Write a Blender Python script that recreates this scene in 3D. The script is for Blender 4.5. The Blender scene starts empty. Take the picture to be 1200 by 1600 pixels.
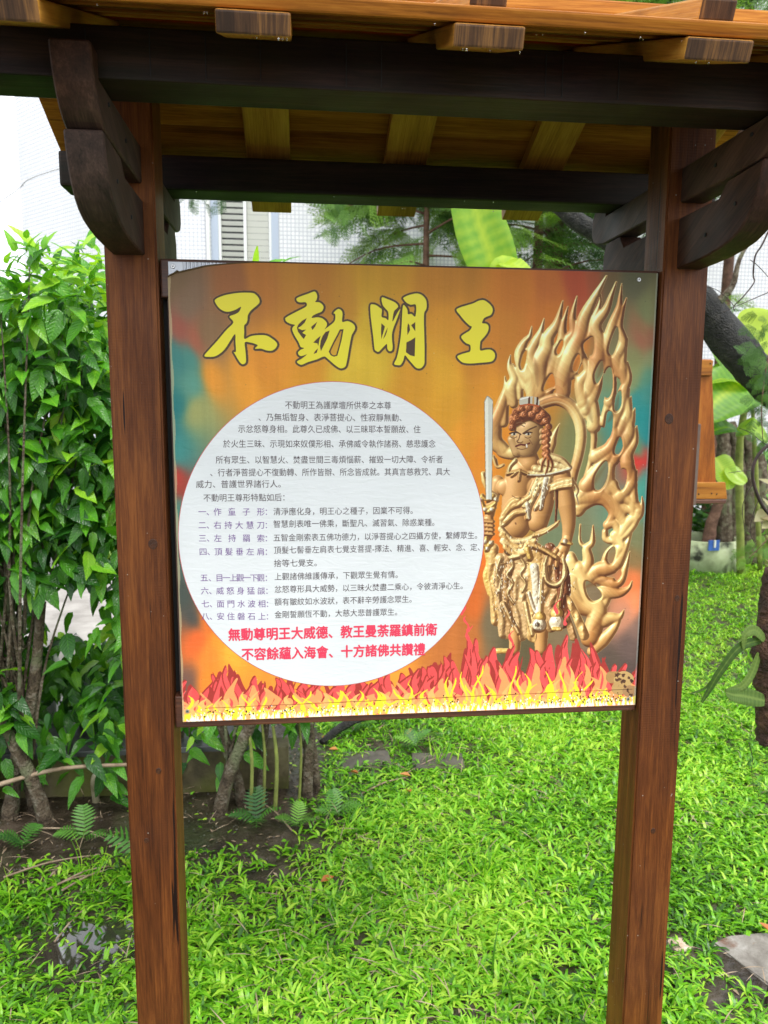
import bpy, bmesh, math, random
import numpy as np
from mathutils import Vector, Matrix, Euler
rnd = random.Random(7)
nr = np.random.RandomState(11)
S = bpy.context.scene
COL = S.collection
R_ = math.radians

# ------------------------------------------------------------------ camera
CAMP = (-0.0983, -1.4245, 1.5)
cam = bpy.data.cameras.new('camera')
cam.sensor_fit = 'VERTICAL'; cam.sensor_height = 36.0; cam.sensor_width = 27.0
cam.lens = 1193.04 / 1600 * 36
cam.clip_start = 0.05; cam.clip_end = 400
camo = bpy.data.objects.new('camera', cam); COL.objects.link(camo)
yaw, pit, rol = 0.1082, 0.13811, -0.00546
fwd = Vector((math.sin(yaw) * math.cos(pit), math.cos(yaw) * math.cos(pit), -math.sin(pit)))
rgt = Vector((math.cos(yaw), -math.sin(yaw), 0))
dwn = -rgt.cross(fwd)
r2 = math.cos(rol) * rgt + math.sin(rol) * dwn
d2 = -math.sin(rol) * rgt + math.cos(rol) * dwn
Mx = Matrix((r2, -d2, -fwd)).transposed().to_4x4(); Mx.translation = CAMP
camo.matrix_world = Mx
cam.dof.use_dof = True; cam.dof.focus_distance = 1.45; cam.dof.aperture_fstop = 7.5
S.camera = camo

# ------------------------------------------------------------------ sky, sun, exposure
SUN_EL, SUN_ROT = R_(62), R_(150)
W = bpy.data.worlds.new('World'); S.world = W; W.use_nodes = True
nt = W.node_tree; nt.nodes.clear()
sky = nt.nodes.new('ShaderNodeTexSky'); sky.sky_type = 'NISHITA'; sky.sun_disc = False
sky.sun_elevation = SUN_EL; sky.sun_rotation = SUN_ROT
sky.air_density = 1.0; sky.dust_density = 2.0; sky.ozone_density = 1.0
hs = nt.nodes.new('ShaderNodeHueSaturation'); hs.inputs['Saturation'].default_value = 0.22
bg = nt.nodes.new('ShaderNodeBackground'); bg.inputs['Strength'].default_value = 0.15
wo = nt.nodes.new('ShaderNodeOutputWorld')
nt.links.new(sky.outputs[0], hs.inputs['Color']); ov = nt.nodes.new('ShaderNodeMix'); ov.data_type = 'RGBA'; ov.inputs[0].default_value = .72; ov.inputs[7].default_value = (8.6, 9.0, 9.4, 1)   # cloud deck
nt.links.new(hs.outputs[0], ov.inputs[6]); nt.links.new(ov.outputs[2], bg.inputs[0]); nt.links.new(bg.outputs[0], wo.inputs[0])
sun = bpy.data.lights.new('sun', 'SUN'); sun.energy = 1.5; sun.angle = R_(25); sun.color = (1, .97, .92)
suno = bpy.data.objects.new('sun', sun); COL.objects.link(suno)
# direction towards the sun: nishita rotation measured from +Y clockwise
sd = Vector((math.sin(SUN_ROT) * math.cos(SUN_EL), math.cos(SUN_ROT) * math.cos(SUN_EL), math.sin(SUN_EL)))
suno.rotation_euler = sd.to_track_quat('Z', 'Y').to_euler()
S.view_settings.view_transform = 'Standard'; S.view_settings.look = 'None'
S.view_settings.exposure = 0.9; S.view_settings.gamma = 1.0; S.view_settings.use_curve_mapping = False
S.render.engine = 'CYCLES'
S.cycles.max_bounces = 10; S.cycles.transparent_max_bounces = 8

# ------------------------------------------------------------------ helpers
def lin(c):
    return tuple(((v / 255) / 12.92 if v / 255 <= .04045 else (((v / 255) + .055) / 1.055) ** 2.4) for v in c)

def tag(o, label=None, cat=None, group=None, kind=None):
    if label: o['label'] = label
    if cat: o['category'] = cat
    if group: o['group'] = group
    if kind: o['kind'] = kind
    return o

def thing(name, label, cat, loc=(0, 0, 0), group=None):
    o = bpy.data.objects.new(name, None); o.empty_display_size = .1; COL.objects.link(o); o.location = loc
    return tag(o, label, cat, group)

def origin(p):
    v = Vector((0, 0, 0))
    while p is not None:
        v += Vector(p.location); p = p.parent
    return v

def link(name, me, parent=None, loc=(0, 0, 0), rot=None, mat=None):
    """world location given; parents are never rotated"""
    o = bpy.data.objects.new(name, me); COL.objects.link(o)
    if parent is not None:
        o.parent = parent; o.location = Vector(loc) - origin(parent)
    else: o.location = loc
    if rot is not None: o.rotation_euler = rot
    if mat is not None and me is not None and not me.materials: me.materials.append(mat)
    return o

def npmesh(name, V, F, mat=None, smooth=False, tint=None, uv=None, vein=None):
    """V (n,3), F list/array of equal length faces"""
    me = bpy.data.meshes.new(name)
    V = np.asarray(V, dtype=np.float32)
    if isinstance(F, np.ndarray):
        k = F.shape[1]; nf = F.shape[0]
        me.vertices.add(len(V)); me.vertices.foreach_set('co', V.ravel())
        me.loops.add(nf * k); me.loops.foreach_set('vertex_index', F.astype(np.int32).ravel())
        me.polygons.add(nf); me.polygons.foreach_set('loop_start', np.arange(0, nf * k, k, dtype=np.int32))
        me.update(calc_edges=True)
    else:
        me.from_pydata([tuple(v) for v in V], [], F)
    if smooth: me.polygons.foreach_set('use_smooth', np.ones(len(me.polygons), dtype=bool))
    if tint is not None:
        a = me.attributes.new('tint', 'FLOAT', 'POINT'); a.data.foreach_set('value', np.asarray(tint, dtype=np.float32))
    if vein is not None:
        a = me.attributes.new('vein', 'FLOAT_VECTOR', 'POINT'); a.data.foreach_set('vector', np.asarray(vein, dtype=np.float32).ravel())
    if mat: me.materials.append(mat)
    me.update()
    return me

def boxmesh(name, sx, sy, sz, mat, bev=.003, taper=None):
    bm = bmesh.new(); bmesh.ops.create_cube(bm, size=1)
    bmesh.ops.scale(bm, vec=(sx, sy, sz), verts=bm.verts)
    if bev: bmesh.ops.bevel(bm, geom=bm.edges[:], offset=bev, segments=2, affect='EDGES', profile=.6)
    me = bpy.data.meshes.new(name); bm.to_mesh(me); bm.free(); me.materials.append(mat); return me

def box(name, x0, x1, y0, y1, z0, z1, mat, parent=None, bev=.003, rot=None):
    me = boxmesh(name, x1 - x0, y1 - y0, z1 - z0, mat, bev)
    return link(name, me, parent, ((x0 + x1) / 2, (y0 + y1) / 2, (z0 + z1) / 2), rot)

def prism_yz(name, prof, x0, x1, mat, parent, bev=.003):
    """profile in (y,z), extruded along x; mesh centred"""
    cy = sum(p[0] for p in prof) / len(prof); cz = sum(p[1] for p in prof) / len(prof); h = (x1 - x0) / 2
    bm = bmesh.new()
    a = [bm.verts.new((-h, y - cy, z - cz)) for y, z in prof]; b = [bm.verts.new((h, y - cy, z - cz)) for y, z in prof]
    bm.faces.new(a); bm.faces.new(b[::-1])
    n = len(prof)
    for i in range(n): bm.faces.new((a[i], b[i], b[(i + 1) % n], a[(i + 1) % n]))
    bmesh.ops.recalc_face_normals(bm, faces=bm.faces)
    bmesh.ops.bevel(bm, geom=[e for e in bm.edges], offset=bev, segments=1, affect='EDGES')
    me = bpy.data.meshes.new(name); bm.to_mesh(me); bm.free(); me.materials.append(mat)
    return link(name, me, parent, ((x0 + x1) / 2, cy, cz))

def catmull(P, n=8, closed=False):
    P = np.asarray(P, dtype=float); N = len(P); out = []
    rng_ = range(N) if closed else range(N - 1)
    for i in rng_:
        if closed: p0, p1, p2, p3 = P[(i - 1) % N], P[i], P[(i + 1) % N], P[(i + 2) % N]
        else: p0, p1, p2, p3 = P[max(i - 1, 0)], P[i], P[i + 1], P[min(i + 2, N - 1)]
        for k in range(n):
            t = k / n
            out.append(.5 * (2 * p1 + (p2 - p0) * t + (2 * p0 - 5 * p1 + 4 * p2 - p3) * t * t + (3 * p1 - p0 - 3 * p2 + p3) * t ** 3))
    if not closed: out.append(P[-1])
    return np.array(out)

def tube_np(path, radii, ns=7, rough=0., seed=0):
    """returns V,F of a closed tube following path"""
    path = np.asarray(path, float); n = len(path); radii = np.asarray(radii, float)
    T = np.gradient(path, axis=0); T /= np.linalg.norm(T, axis=1)[:, None] + 1e-9
    up = np.array([0, 0, 1.]) if abs(T[0][2]) < .9 else np.array([1., 0, 0])
    rs = np.random.RandomState(seed); V = []
    for i in range(n):
        a = np.cross(up, T[i]); a /= np.linalg.norm(a) + 1e-9; b = np.cross(T[i], a); up = b if True else up
        up = np.cross(T[i], a)
        for k in range(ns):
            th = 2 * math.pi * k / ns; r = radii[i] * (1 + rough * (rs.rand() - .5))
            V.append(path[i] + r * (math.cos(th) * a + math.sin(th) * b))
        up = b
    V.append(path[0]); V.append(path[-1])
    F = []
    for i in range(n - 1):
        for k in range(ns):
            F.append((i * ns + k, i * ns + (k + 1) % ns, (i + 1) * ns + (k + 1) % ns, (i + 1) * ns + k))
    c0 = n * ns; c1 = c0 + 1
    for k in range(ns):
        F.append((c0, (k + 1) % ns, k, k)); F.append((c1, (n - 1) * ns + k, (n - 1) * ns + (k + 1) % ns, (n - 1) * ns + (k + 1) % ns))
    return np.array(V), F

class Joined:
    def __init__(s): s.V = []; s.F = []; s.T = []; s.n = 0
    def add(s, V, F, t=0.5):
        V = np.asarray(V, float)
        s.V.append(V); s.F += [tuple(dict.fromkeys(int(i) + s.n for i in f)) for f in F]; s.T.append(np.full(len(V), t)); s.n += len(V)
    def mesh(s, name, mat, smooth=True):
        me = bpy.data.meshes.new(name); me.from_pydata(np.vstack(s.V).tolist(), [], s.F)
        a = me.attributes.new('tint', 'FLOAT', 'POINT'); a.data.foreach_set('value', np.concatenate(s.T).astype(np.float32))
        if smooth: me.polygons.foreach_set('use_smooth', np.ones(len(me.polygons), dtype=bool))
        me.materials.append(mat); me.update(); return me

def tube(name, path, radii, mat, parent=None, ns=8, rough=0., seed=0, n=5):
    base = np.asarray(path[0], float)
    p = catmull(path, n) - base; r = np.interp(np.linspace(0, 1, len(p)), np.linspace(0, 1, len(radii)), radii)
    V, F = tube_np(p, r, ns, rough, seed); J = Joined(); J.add(V, F)
    return link(name, J.mesh(name, mat), parent, base)

# ------------------------------------------------------------------ materials
def newmat(name):
    m = bpy.data.materials.new(name); m.use_nodes = True; t = m.node_tree; t.nodes.clear()
    out = t.nodes.new('ShaderNodeOutputMaterial'); b = t.nodes.new('ShaderNodeBsdfPrincipled'); t.links.new(b.outputs[0], out.inputs[0])
    return m, t, b, out

def N(t, typ, **kw):
    n = t.nodes.new(typ)
    for k, v in kw.items():
        if k.startswith('i_'): n.inputs[k[2:].replace('_', ' ')].default_value = v
        else: setattr(n, k, v)
    return n

def ramp(t, fac, stops, interp='LINEAR'):
    r = t.nodes.new('ShaderNodeValToRGB'); r.color_ramp.interpolation = interp
    e = r.color_ramp.elements
    while len(e) < len(stops): e.new(.5)
    for i, (p, c) in enumerate(stops): e[i].position = p; e[i].color = (*c, 1) if len(c) == 3 else c
    if fac is not None: t.links.new(fac, r.inputs[0])
    return r

def mixc(t, a, b, fac, mode='MIX'):
    m = t.nodes.new('ShaderNodeMix'); m.data_type = 'RGBA'; m.blend_type = mode
    for s, v in ((0, fac), (6, a), (7, b)):
        if hasattr(v, 'links'): t.links.new(v, m.inputs[s])
        elif isinstance(v, (int, float)): m.inputs[s].default_value = v
        else: m.inputs[s].default_value = (*v, 1)
    return m.outputs[2]

def vmath(t, op, a, b=None):
    m = t.nodes.new('ShaderNodeMath'); m.operation = op
    for i, v in enumerate((a, b)):
        if v is None: continue
        if hasattr(v, 'links'): t.links.new(v, m.inputs[i])
        else: m.inputs[i].default_value = v
    return m.outputs[0]

def bump(t, b, h, strength=.3, dist=.01):
    n = t.nodes.new('ShaderNodeBump'); n.inputs['Strength'].default_value = strength; n.inputs['Distance'].default_value = dist
    t.links.new(h, n.inputs['Height']); t.links.new(n.outputs[0], b.inputs['Normal']); return n

def wood(name, dark, mid, light, axis='Z', rough=.42, scale=1., grey=0., algae=0., knots=True, spots=0., rot=(0, 0, 0), gloss=.5, saw=False):
    m, t, b, out = newmat(name)
    tc = N(t, 'ShaderNodeTexCoord'); oi = N(t, 'ShaderNodeObjectInfo')
    off = N(t, 'ShaderNodeVectorMath', operation='SCALE'); comb = N(t, 'ShaderNodeCombineXYZ')
    t.links.new(oi.outputs['Random'], comb.inputs[0]); t.links.new(oi.outputs['Random'], comb.inputs[1]); t.links.new(oi.outputs['Random'], comb.inputs[2])
    t.links.new(comb.outputs[0], off.inputs[0]); off.inputs['Scale'].default_value = 17.3
    add = N(t, 'ShaderNodeVectorMath', operation='ADD'); t.links.new(off.outputs[0], add.inputs[1])
    mr = N(t, 'ShaderNodeMapping'); mr.inputs['Rotation'].default_value = rot
    t.links.new(tc.outputs['Object'], mr.inputs[0]); t.links.new(mr.outputs[0], add.inputs[0])
    # stretch along the grain
    sc = {'X': (.07, 1, 1), 'Y': (1, .07, 1), 'Z': (1, 1, .07)}[axis]
    mp = N(t, 'ShaderNodeMapping'); mp.inputs['Scale'].default_value = tuple(v * scale for v in sc); t.links.new(add.outputs[0], mp.inputs[0])
    warp = N(t, 'ShaderNodeTexNoise', i_Scale=9., i_Detail=2.); t.links.new(mp.outputs[0], warp.inputs[0])
    wv = N(t, 'ShaderNodeVectorMath', operation='SCALE'); wv.inputs['Scale'].default_value = .06; t.links.new(warp.outputs['Color'], wv.inputs[0])
    wa = N(t, 'ShaderNodeVectorMath', operation='ADD'); t.links.new(mp.outputs[0], wa.inputs[0]); t.links.new(wv.outputs[0], wa.inputs[1])
    n1 = N(t, 'ShaderNodeTexNoise', i_Scale=48., i_Detail=5., i_Roughness=.6); t.links.new(wa.outputs[0], n1.inputs[0])
    n2 = N(t, 'ShaderNodeTexNoise', i_Scale=14., i_Detail=3.); t.links.new(wa.outputs[0], n2.inputs[0])
    n3 = N(t, 'ShaderNodeTexNoise', i_Scale=230., i_Detail=3., i_Roughness=.7); t.links.new(wa.outputs[0], n3.inputs[0])
    s = vmath(t, 'ADD', vmath(t, 'MULTIPLY', n1.outputs[0], .5), vmath(t, 'MULTIPLY', n2.outputs[0], .5))
    fl_ = N(t, 'ShaderNodeMapping'); fl_.inputs['Scale'].default_value = tuple(.12 if v < 1 else 1. for v in sc); t.links.new(mp.outputs[0], fl_.inputs[0])
    n4 = N(t, 'ShaderNodeTexNoise', i_Scale=520., i_Detail=2., i_Roughness=.5); t.links.new(fl_.outputs[0], n4.inputs[0])
    s = vmath(t, 'ADD', vmath(t, 'MULTIPLY', s, .62), vmath(t, 'ADD', vmath(t, 'MULTIPLY', n3.outputs[0], .22), vmath(t, 'MULTIPLY', n4.outputs[0], .16)))
    r = ramp(t, s, [(.40, dark), (.5, mid), (.60, light)])
    col = r.outputs[0]
    # patches of wear
    np_ = N(t, 'ShaderNodeTexNoise', i_Scale=5., i_Detail=4.); t.links.new(add.outputs[0], np_.inputs[0])
    pr = ramp(t, np_.outputs[0], [(.38, (0, 0, 0)), (.66, (1, 1, 1))])
    col = mixc(t, col, mixc(t, col, dark, .5), vmath(t, 'MULTIPLY', pr.outputs[0], .5))
    hgt = s
    if knots:
        kv = N(t, 'ShaderNodeTexVoronoi', i_Scale=2.6 * scale, feature='F1'); 
        km = N(t, 'ShaderNodeMapping'); sc2 = {'X': (.55, 1.7, 1.7), 'Y': (1.7, .55, 1.7), 'Z': (1.7, 1.7, .55)}[axis]; km.inputs['Scale'].default_value = sc2
        t.links.new(add.outputs[0], km.inputs[0]); t.links.new(km.outputs[0], kv.inputs['Vector'])
        kr = ramp(t, kv.outputs['Distance'], [(.015, (1, 1, 1)), (.06, (0, 0, 0))])
        kc = mixc(t, dark, (dark[0] * .35, dark[1] * .35, dark[2] * .35), .8)
        col = mixc(t, col, kc, kr.outputs[0])
    if grey:
        gn = N(t, 'ShaderNodeTexNoise', i_Scale=3.5, i_Detail=4.); t.links.new(add.outputs[0], gn.inputs[0])
        gr = ramp(t, gn.outputs[0], [(.40, (0, 0, 0)), (.6, (1, 1, 1))])
        gcol = ramp(t, s, [(.36, (.05, .05, .05)), (.64, (.26, .26, .25))]).outputs[0]
        col = mixc(t, col, gcol, vmath(t, 'MULTIPLY', gr.outputs[0], grey))
    if algae:
        an = N(t, 'ShaderNodeTexNoise', i_Scale=6., i_Detail=5.); t.links.new(add.outputs[0], an.inputs[0])
        ar = ramp(t, an.outputs[0], [(.35, (0, 0, 0)), (.65, (1, 1, 1))])
        col = mixc(t, col, (.06, .075, .02), vmath(t, 'MULTIPLY', ar.outputs[0], algae))
    if spots:
        sv = N(t, 'ShaderNodeTexVoronoi', i_Scale=55.); t.links.new(add.outputs[0], sv.inputs['Vector'])
        sr = ramp(t, sv.outputs['Distance'], [(.05, (1, 1, 1)), (.085, (0, 0, 0))])
        sg = N(t, 'ShaderNodeTexNoise', i_Scale=20.); t.links.new(add.outputs[0], sg.inputs[0])
        sg2 = ramp(t, sg.outputs[0], [(.55, (0, 0, 0)), (.6, (1, 1, 1))])
        col = mixc(t, col, (.5, .48, .42), vmath(t, 'MULTIPLY', vmath(t, 'MULTIPLY', sr.outputs[0], sg2.outputs[0]), spots))
    t.links.new(col, b.inputs['Base Color'])
    rn = ramp(t, np_.outputs[0], [(.3, (rough - .1,) * 3), (.7, (min(1, rough + .18),) * 3)])
    t.links.new(rn.outputs[0], b.inputs['Roughness']); b.inputs['Specular IOR Level'].default_value = gloss
    if saw:
        wvt = N(t, 'ShaderNodeTexWave', i_Scale=62., i_Distortion=1.2, i_Detail=2.); wvt.bands_direction = axis; t.links.new(add.outputs[0], wvt.inputs[0])
        hgt = vmath(t, 'ADD', hgt, vmath(t, 'MULTIPLY', vmath(t, 'MULTIPLY', wvt.outputs['Fac'], pr.outputs[0]), .10))
        cm = N(t, 'ShaderNodeMapping'); cm.inputs['Scale'].default_value = (1, 1, .035); t.links.new(add.outputs[0], cm.inputs[0])
        cn = N(t, 'ShaderNodeTexNoise', i_Scale=75., i_Detail=2.); t.links.new(cm.outputs[0], cn.inputs[0]); ck = ramp(t, cn.outputs[0], [(.695, (0, 0, 0)), (.715, (1, 1, 1))])
        cc = mixc(t, col, (.012, .005, .004), ck.outputs[0]); t.links.new(cc, b.inputs['Base Color']); hgt = vmath(t, 'SUBTRACT', hgt, vmath(t, 'MULTIPLY', ck.outputs[0], .5))
    bump(t, b, hgt, .45 if saw else .35, .004)
    return m

POST = wood('stained_post_wood', (.048, .014, .005), (.115, .034, .009), (.215, .070, .016), 'Z', rough=.42, spots=.5, gloss=.2, saw=True)
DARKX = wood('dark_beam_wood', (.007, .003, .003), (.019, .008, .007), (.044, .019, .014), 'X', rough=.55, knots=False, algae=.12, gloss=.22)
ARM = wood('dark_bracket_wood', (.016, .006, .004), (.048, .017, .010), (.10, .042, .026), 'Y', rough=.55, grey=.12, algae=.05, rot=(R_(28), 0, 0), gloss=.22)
PLANK = wood('orange_plank_wood', (.15, .046, .006), (.38, .130, .014), (.56, .23, .032), 'X', rough=.5, gloss=.15)
RAFT = wood('yellow_rafter_wood', (.26, .105, .016), (.50, .22, .032), (.66, .34, .06), 'Y', rough=.45, gloss=.25)
RAFTE = wood('rafter_end_grain', (.035, .018, .010), (.10, .048, .022), (.32, .15, .045), 'Z', rough=.45, scale=1.3, knots=False, gloss=.25)
FRAME = wood('frame_rail_wood', (.04, .014, .008), (.09, .03, .014), (.16, .06, .026), 'X', rough=.4, knots=False)
FRAMEV = wood('frame_stile_wood', (.05, .022, .012), (.12, .055, .03), (.22, .12, .07), 'Z', rough=.5, knots=False, grey=.4)
SIGNW = wood('sign_panel_wood', (.15, .040, .005), (.30, .085, .009), (.40, .14, .018), 'Z', rough=.45, gloss=.25)
SIGNX = wood('sign_batten_wood', (.17, .055, .007), (.36, .13, .015), (.46, .2, .03), 'X', rough=.45, gloss=.25)

def leafmat(name, c0, c1, c2, trans=.35, rough=.32, spec=.5, veins=False):
    """c0..c2 picked by the tint attribute and by the object"""
    m, t, b, out = newmat(name)
    at = N(t, 'ShaderNodeAttribute', attribute_name='tint'); oi = N(t, 'ShaderNodeObjectInfo')
    v = vmath(t, 'ADD', at.outputs['Fac'], vmath(t, 'MULTIPLY', vmath(t, 'SUBTRACT', oi.outputs['Random'], .5), .35))
    geo = N(t, 'ShaderNodeNewGeometry')
    nz = N(t, 'ShaderNodeTexNoise', i_Scale=26., i_Detail=3.); t.links.new(geo.outputs['Position'], nz.inputs[0])
    v = vmath(t, 'ADD', v, vmath(t, 'MULTIPLY', vmath(t, 'SUBTRACT', nz.outputs[0], .5), .3))
    if veins:      # side veins run up from the midrib
        va = N(t, 'ShaderNodeAttribute', attribute_name='vein'); sp = N(t, 'ShaderNodeSeparateXYZ'); t.links.new(va.outputs['Vector'], sp.inputs[0])
        w_ = vmath(t, 'SUBTRACT', vmath(t, 'MULTIPLY', sp.outputs[1], 8.), vmath(t, 'MULTIPLY', vmath(t, 'ABSOLUTE', sp.outputs[0]), 2.6))
        vh = vmath(t, 'ABSOLUTE', vmath(t, 'SUBTRACT', vmath(t, 'FRACT', w_), .5)); mid_ = ramp(t, vmath(t, 'ABSOLUTE', sp.outputs[0]), [(.0, (1, 1, 1)), (.09, (0, 0, 0))]).outputs[0]
        v = vmath(t, 'ADD', v, vmath(t, 'MULTIPLY', vmath(t, 'ADD', ramp(t, vh, [(.38, (0, 0, 0)), (.5, (1, 1, 1))]).outputs[0], mid_), .13))
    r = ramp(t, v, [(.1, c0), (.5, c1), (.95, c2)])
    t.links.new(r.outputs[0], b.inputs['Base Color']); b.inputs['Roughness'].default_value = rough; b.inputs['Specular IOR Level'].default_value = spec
    tr = N(t, 'ShaderNodeBsdfTranslucent'); mx = N(t, 'ShaderNodeMixShader'); mx.inputs[0].default_value = trans
    tcol = mixc(t, r.outputs[0], (1., .95, .35), 1., 'MULTIPLY'); br = N(t, 'ShaderNodeBrightContrast'); 
    t.links.new(tcol, tr.inputs[0]); t.links.new(b.outputs[0], mx.inputs[1]); t.links.new(tr.outputs[0], mx.inputs[2]); t.links.new(mx.outputs[0], out.inputs[0])
    n2 = N(t, 'ShaderNodeTexNoise', i_Scale=160., i_Detail=2.); t.links.new(geo.outputs['Position'], n2.inputs[0]); bump(t, b, vmath(t, 'ADD', n2.outputs[0], vmath(t, 'MULTIPLY', vh, 1.6)) if veins else n2.outputs[0], .45 if veins else .25, .003)
    return m

HLEAF = leafmat('shrub_leaf', (.026, .115, .014), (.11, .38, .020), (.45, .78, .05), .42, .24, .5, veins=True)
GRASSM = leafmat('grass_blade', (.04, .14, .012), (.21, .56, .018), (.54, .80, .08), .45, .30, .5)
CONIF = leafmat('conifer_spray', (.035, .09, .03), (.11, .24, .05), (.30, .50, .09), .4, .5, .3)
BANANA = leafmat('banana_leaf', (.06, .19, .03), (.20, .44, .04), (.50, .66, .06), .5, .3, .5)
FERNM = leafmat('fern_leaf', (.04, .13, .03), (.10, .28, .04), (.22, .45, .06), .35, .35, .4)
PALE = leafmat('pale_leaf', (.30, .16, .12), (.45, .40, .22), (.6, .6, .35), .35, .4, .4)
STRAP = leafmat('strap_leaf', (.03, .07, .02), (.07, .13, .025), (.17, .25, .06), .3, .5, .25)
DEADL = leafmat('fallen_leaf', (.30, .08, .015), (.48, .17, .03), (.55, .3, .1), .2, .5, .4)

def noisemat(name, stops, scale=6., rough=.8, bstr=.5, bdist=.01, detail=8., spec=.3, coord='Object', second=None):
    m, t, b, out = newmat(name); tc = N(t, 'ShaderNodeTexCoord')
    n = N(t, 'ShaderNodeTexNoise', i_Scale=scale, i_Detail=detail, i_Roughness=.62); t.links.new(tc.outputs[coord], n.inputs[0])
    c = ramp(t, n.outputs[0], stops).outputs[0]
    if second:
        n2 = N(t, 'ShaderNodeTexNoise', i_Scale=second[0], i_Detail=6.); t.links.new(tc.outputs[coord], n2.inputs[0])
        c = mixc(t, c, second[1], ramp(t, n2.outputs[0], [(second[2], (0, 0, 0)), (second[3], (1, 1, 1))]).outputs[0])
    t.links.new(c, b.inputs['Base Color']); b.inputs['Roughness'].default_value = rough; b.inputs['Specular IOR Level'].default_value = spec
    n3 = N(t, 'ShaderNodeTexNoise', i_Scale=scale * 4, i_Detail=8.); t.links.new(tc.outputs[coord], n3.inputs[0]); bump(t, b, n3.outputs[0], bstr, bdist)
    return m

BARK = noisemat('grey_brown_bark', [(.3, (.03, .02, .013)), (.5, (.11, .08, .05)), (.72, (.27, .24, .18))], 26, .75, 1., .02, second=(9., (.16, .17, .09), .52, .62))
BLACKB = noisemat('wet_black_bark', [(.35, (.008, .008, .007)), (.6, (.03, .028, .024)), (.8, (.12, .11, .09))], 30, .5, 1., .02)
REDB = noisemat('reddish_bark', [(.3, (.06, .03, .02)), (.6, (.17, .09, .06)), (.8, (.28, .18, .13))], 18, .8, .8, .01)
LOGM = noisemat('hanging_log_bark', [(.3, (.02, .012, .009)), (.55, (.08, .038, .025)), (.8, (.25, .13, .08))], 20, .7, 1., .02)
SOIL = noisemat('wet_soil', [(.3, (.014, .010, .007)), (.5, (.042, .030, .020)), (.75, (.11, .085, .062))], 9, .32, .9, .012, second=(2.2, (.035, .05, .015), .5, .7), spec=.5)
CONC = noisemat('mossy_concrete', [(.3, (.03, .025, .014)), (.5, (.10, .08, .04)), (.75, (.26, .22, .12))], 6, .6, .6, .01, second=(5., (.10, .11, .02), .45, .65))
COPING = noisemat('slate_coping', [(.3, (.05, .05, .055)), (.7, (.14, .14, .15))], 9, .3, .3, .004, spec=.6)
PAVE = noisemat('rough_paving', [(.3, (.22, .20, .18)), (.7, (.42, .39, .36))], 5, .7, .5, .01)
STONE = noisemat('grey_flat_stone', [(.3, (.10, .085, .07)), (.5, (.21, .19, .165)), (.75, (.36, .34, .31))], 12, .6, .8, .006, second=(9., (.12, .055, .03), .58, .68))
PINKST = noisemat('pinkish_stone', [(.3, (.25, .16, .10)), (.5, (.5, .38, .28)), (.75, (.68, .60, .52))], 30, .6, .7, .006)
DARKST = noisemat('black_porous_stone', [(.3, (.015, .015, .018)), (.7, (.07, .07, .08))], 40, .8, 1., .01)
ROCK = noisemat('grey_rock', [(.3, (.08, .08, .08)), (.7, (.33, .33, .32))], 10, .7, .9, .02)
SLABM = noisemat('stepping_slab', [(.3, (.05, .045, .035)), (.7, (.13, .115, .095))], 12, .5, .6, .004, second=(6., (.06, .07, .02), .5, .7))
BASINM = noisemat('pale_mossy_basin', [(.25, (.16, .17, .09)), (.5, (.42, .47, .28)), (.75, (.60, .63, .45))], 3.4, .6, .4, .006, second=(6., (.035, .035, .025), .56, .68))
BLUE = noisemat('blue_tile', [(.3, (.02, .07, .30)), (.7, (.04, .13, .45))], 10, .3, .1, .002, spec=.6)
POTW = noisemat('white_glaze', [(.3, (.5, .52, .5)), (.7, (.75, .76, .74))], 4, .2, .1, .002, spec=.6)
TWIG = noisemat('dry_twig', [(.3, (.16, .10, .06)), (.7, (.42, .32, .22))], 20, .7, .3, .002)
DTWIG = noisemat('dark_twig', [(.3, (.015, .01, .01)), (.7, (.06, .035, .03))], 20, .6, .3, .002)
STEM = noisemat('green_stem', [(.3, (.10, .11, .03)), (.7, (.30, .34, .08))], 14, .6, .3, .002)
PIPEM = noisemat('mossy_pipe', [(.3, (.16, .14, .07)), (.55, (.34, .30, .20)), (.8, (.5, .5, .46))], 16, .35, .4, .003, spec=.6)

def plain(name, c, rough=.5, metal=0., spec=.5):
    m, t, b, out = newmat(name); b.inputs['Base Color'].default_value = (*c, 1); b.inputs['Roughness'].default_value = rough
    b.inputs['Metallic'].default_value = metal; b.inputs['Specular IOR Level'].default_value = spec
    tc = N(t, 'ShaderNodeTexCoord'); n = N(t, 'ShaderNodeTexNoise', i_Scale=60., i_Detail=3.); t.links.new(tc.outputs['Object'], n.inputs[0]); bump(t, b, n.outputs[0], .05, .001)
    return m
METAL = plain('corrugated_aluminium', (.52, .54, .58), .38, .6)
SCREWM = plain('screw_steel', (.6, .6, .6), .3, .9)
BLACK = plain('black_gap', (.01, .01, .01), .7)
YEL = plain('title_yellow', lin((226, 212, 18)), .38)
CURLM = plain('poster_back', (.17, .11, .05), .6)
INKG = plain('grey_ink', lin((70, 56, 60)), .45)
INKP = plain('purple_ink', lin((112, 72, 140)), .45)
INKR = plain('red_ink', lin((222, 60, 88)), .45)
RIM = plain('circle_rim_red', lin((196, 96, 96)), .45)
WHITEW = plain('window_white', (.78, .79, .77), .5)
SHUT = plain('shutter_cream', (.66, .66, .60), .5)
GLASSD = plain('dark_window_gap', (.05, .055, .06), .5)
CABLE = plain('cable_grey', (.3, .3, .3), .6)
SPADIX = plain('orange_bud', (.55, .22, .08), .5)

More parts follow.
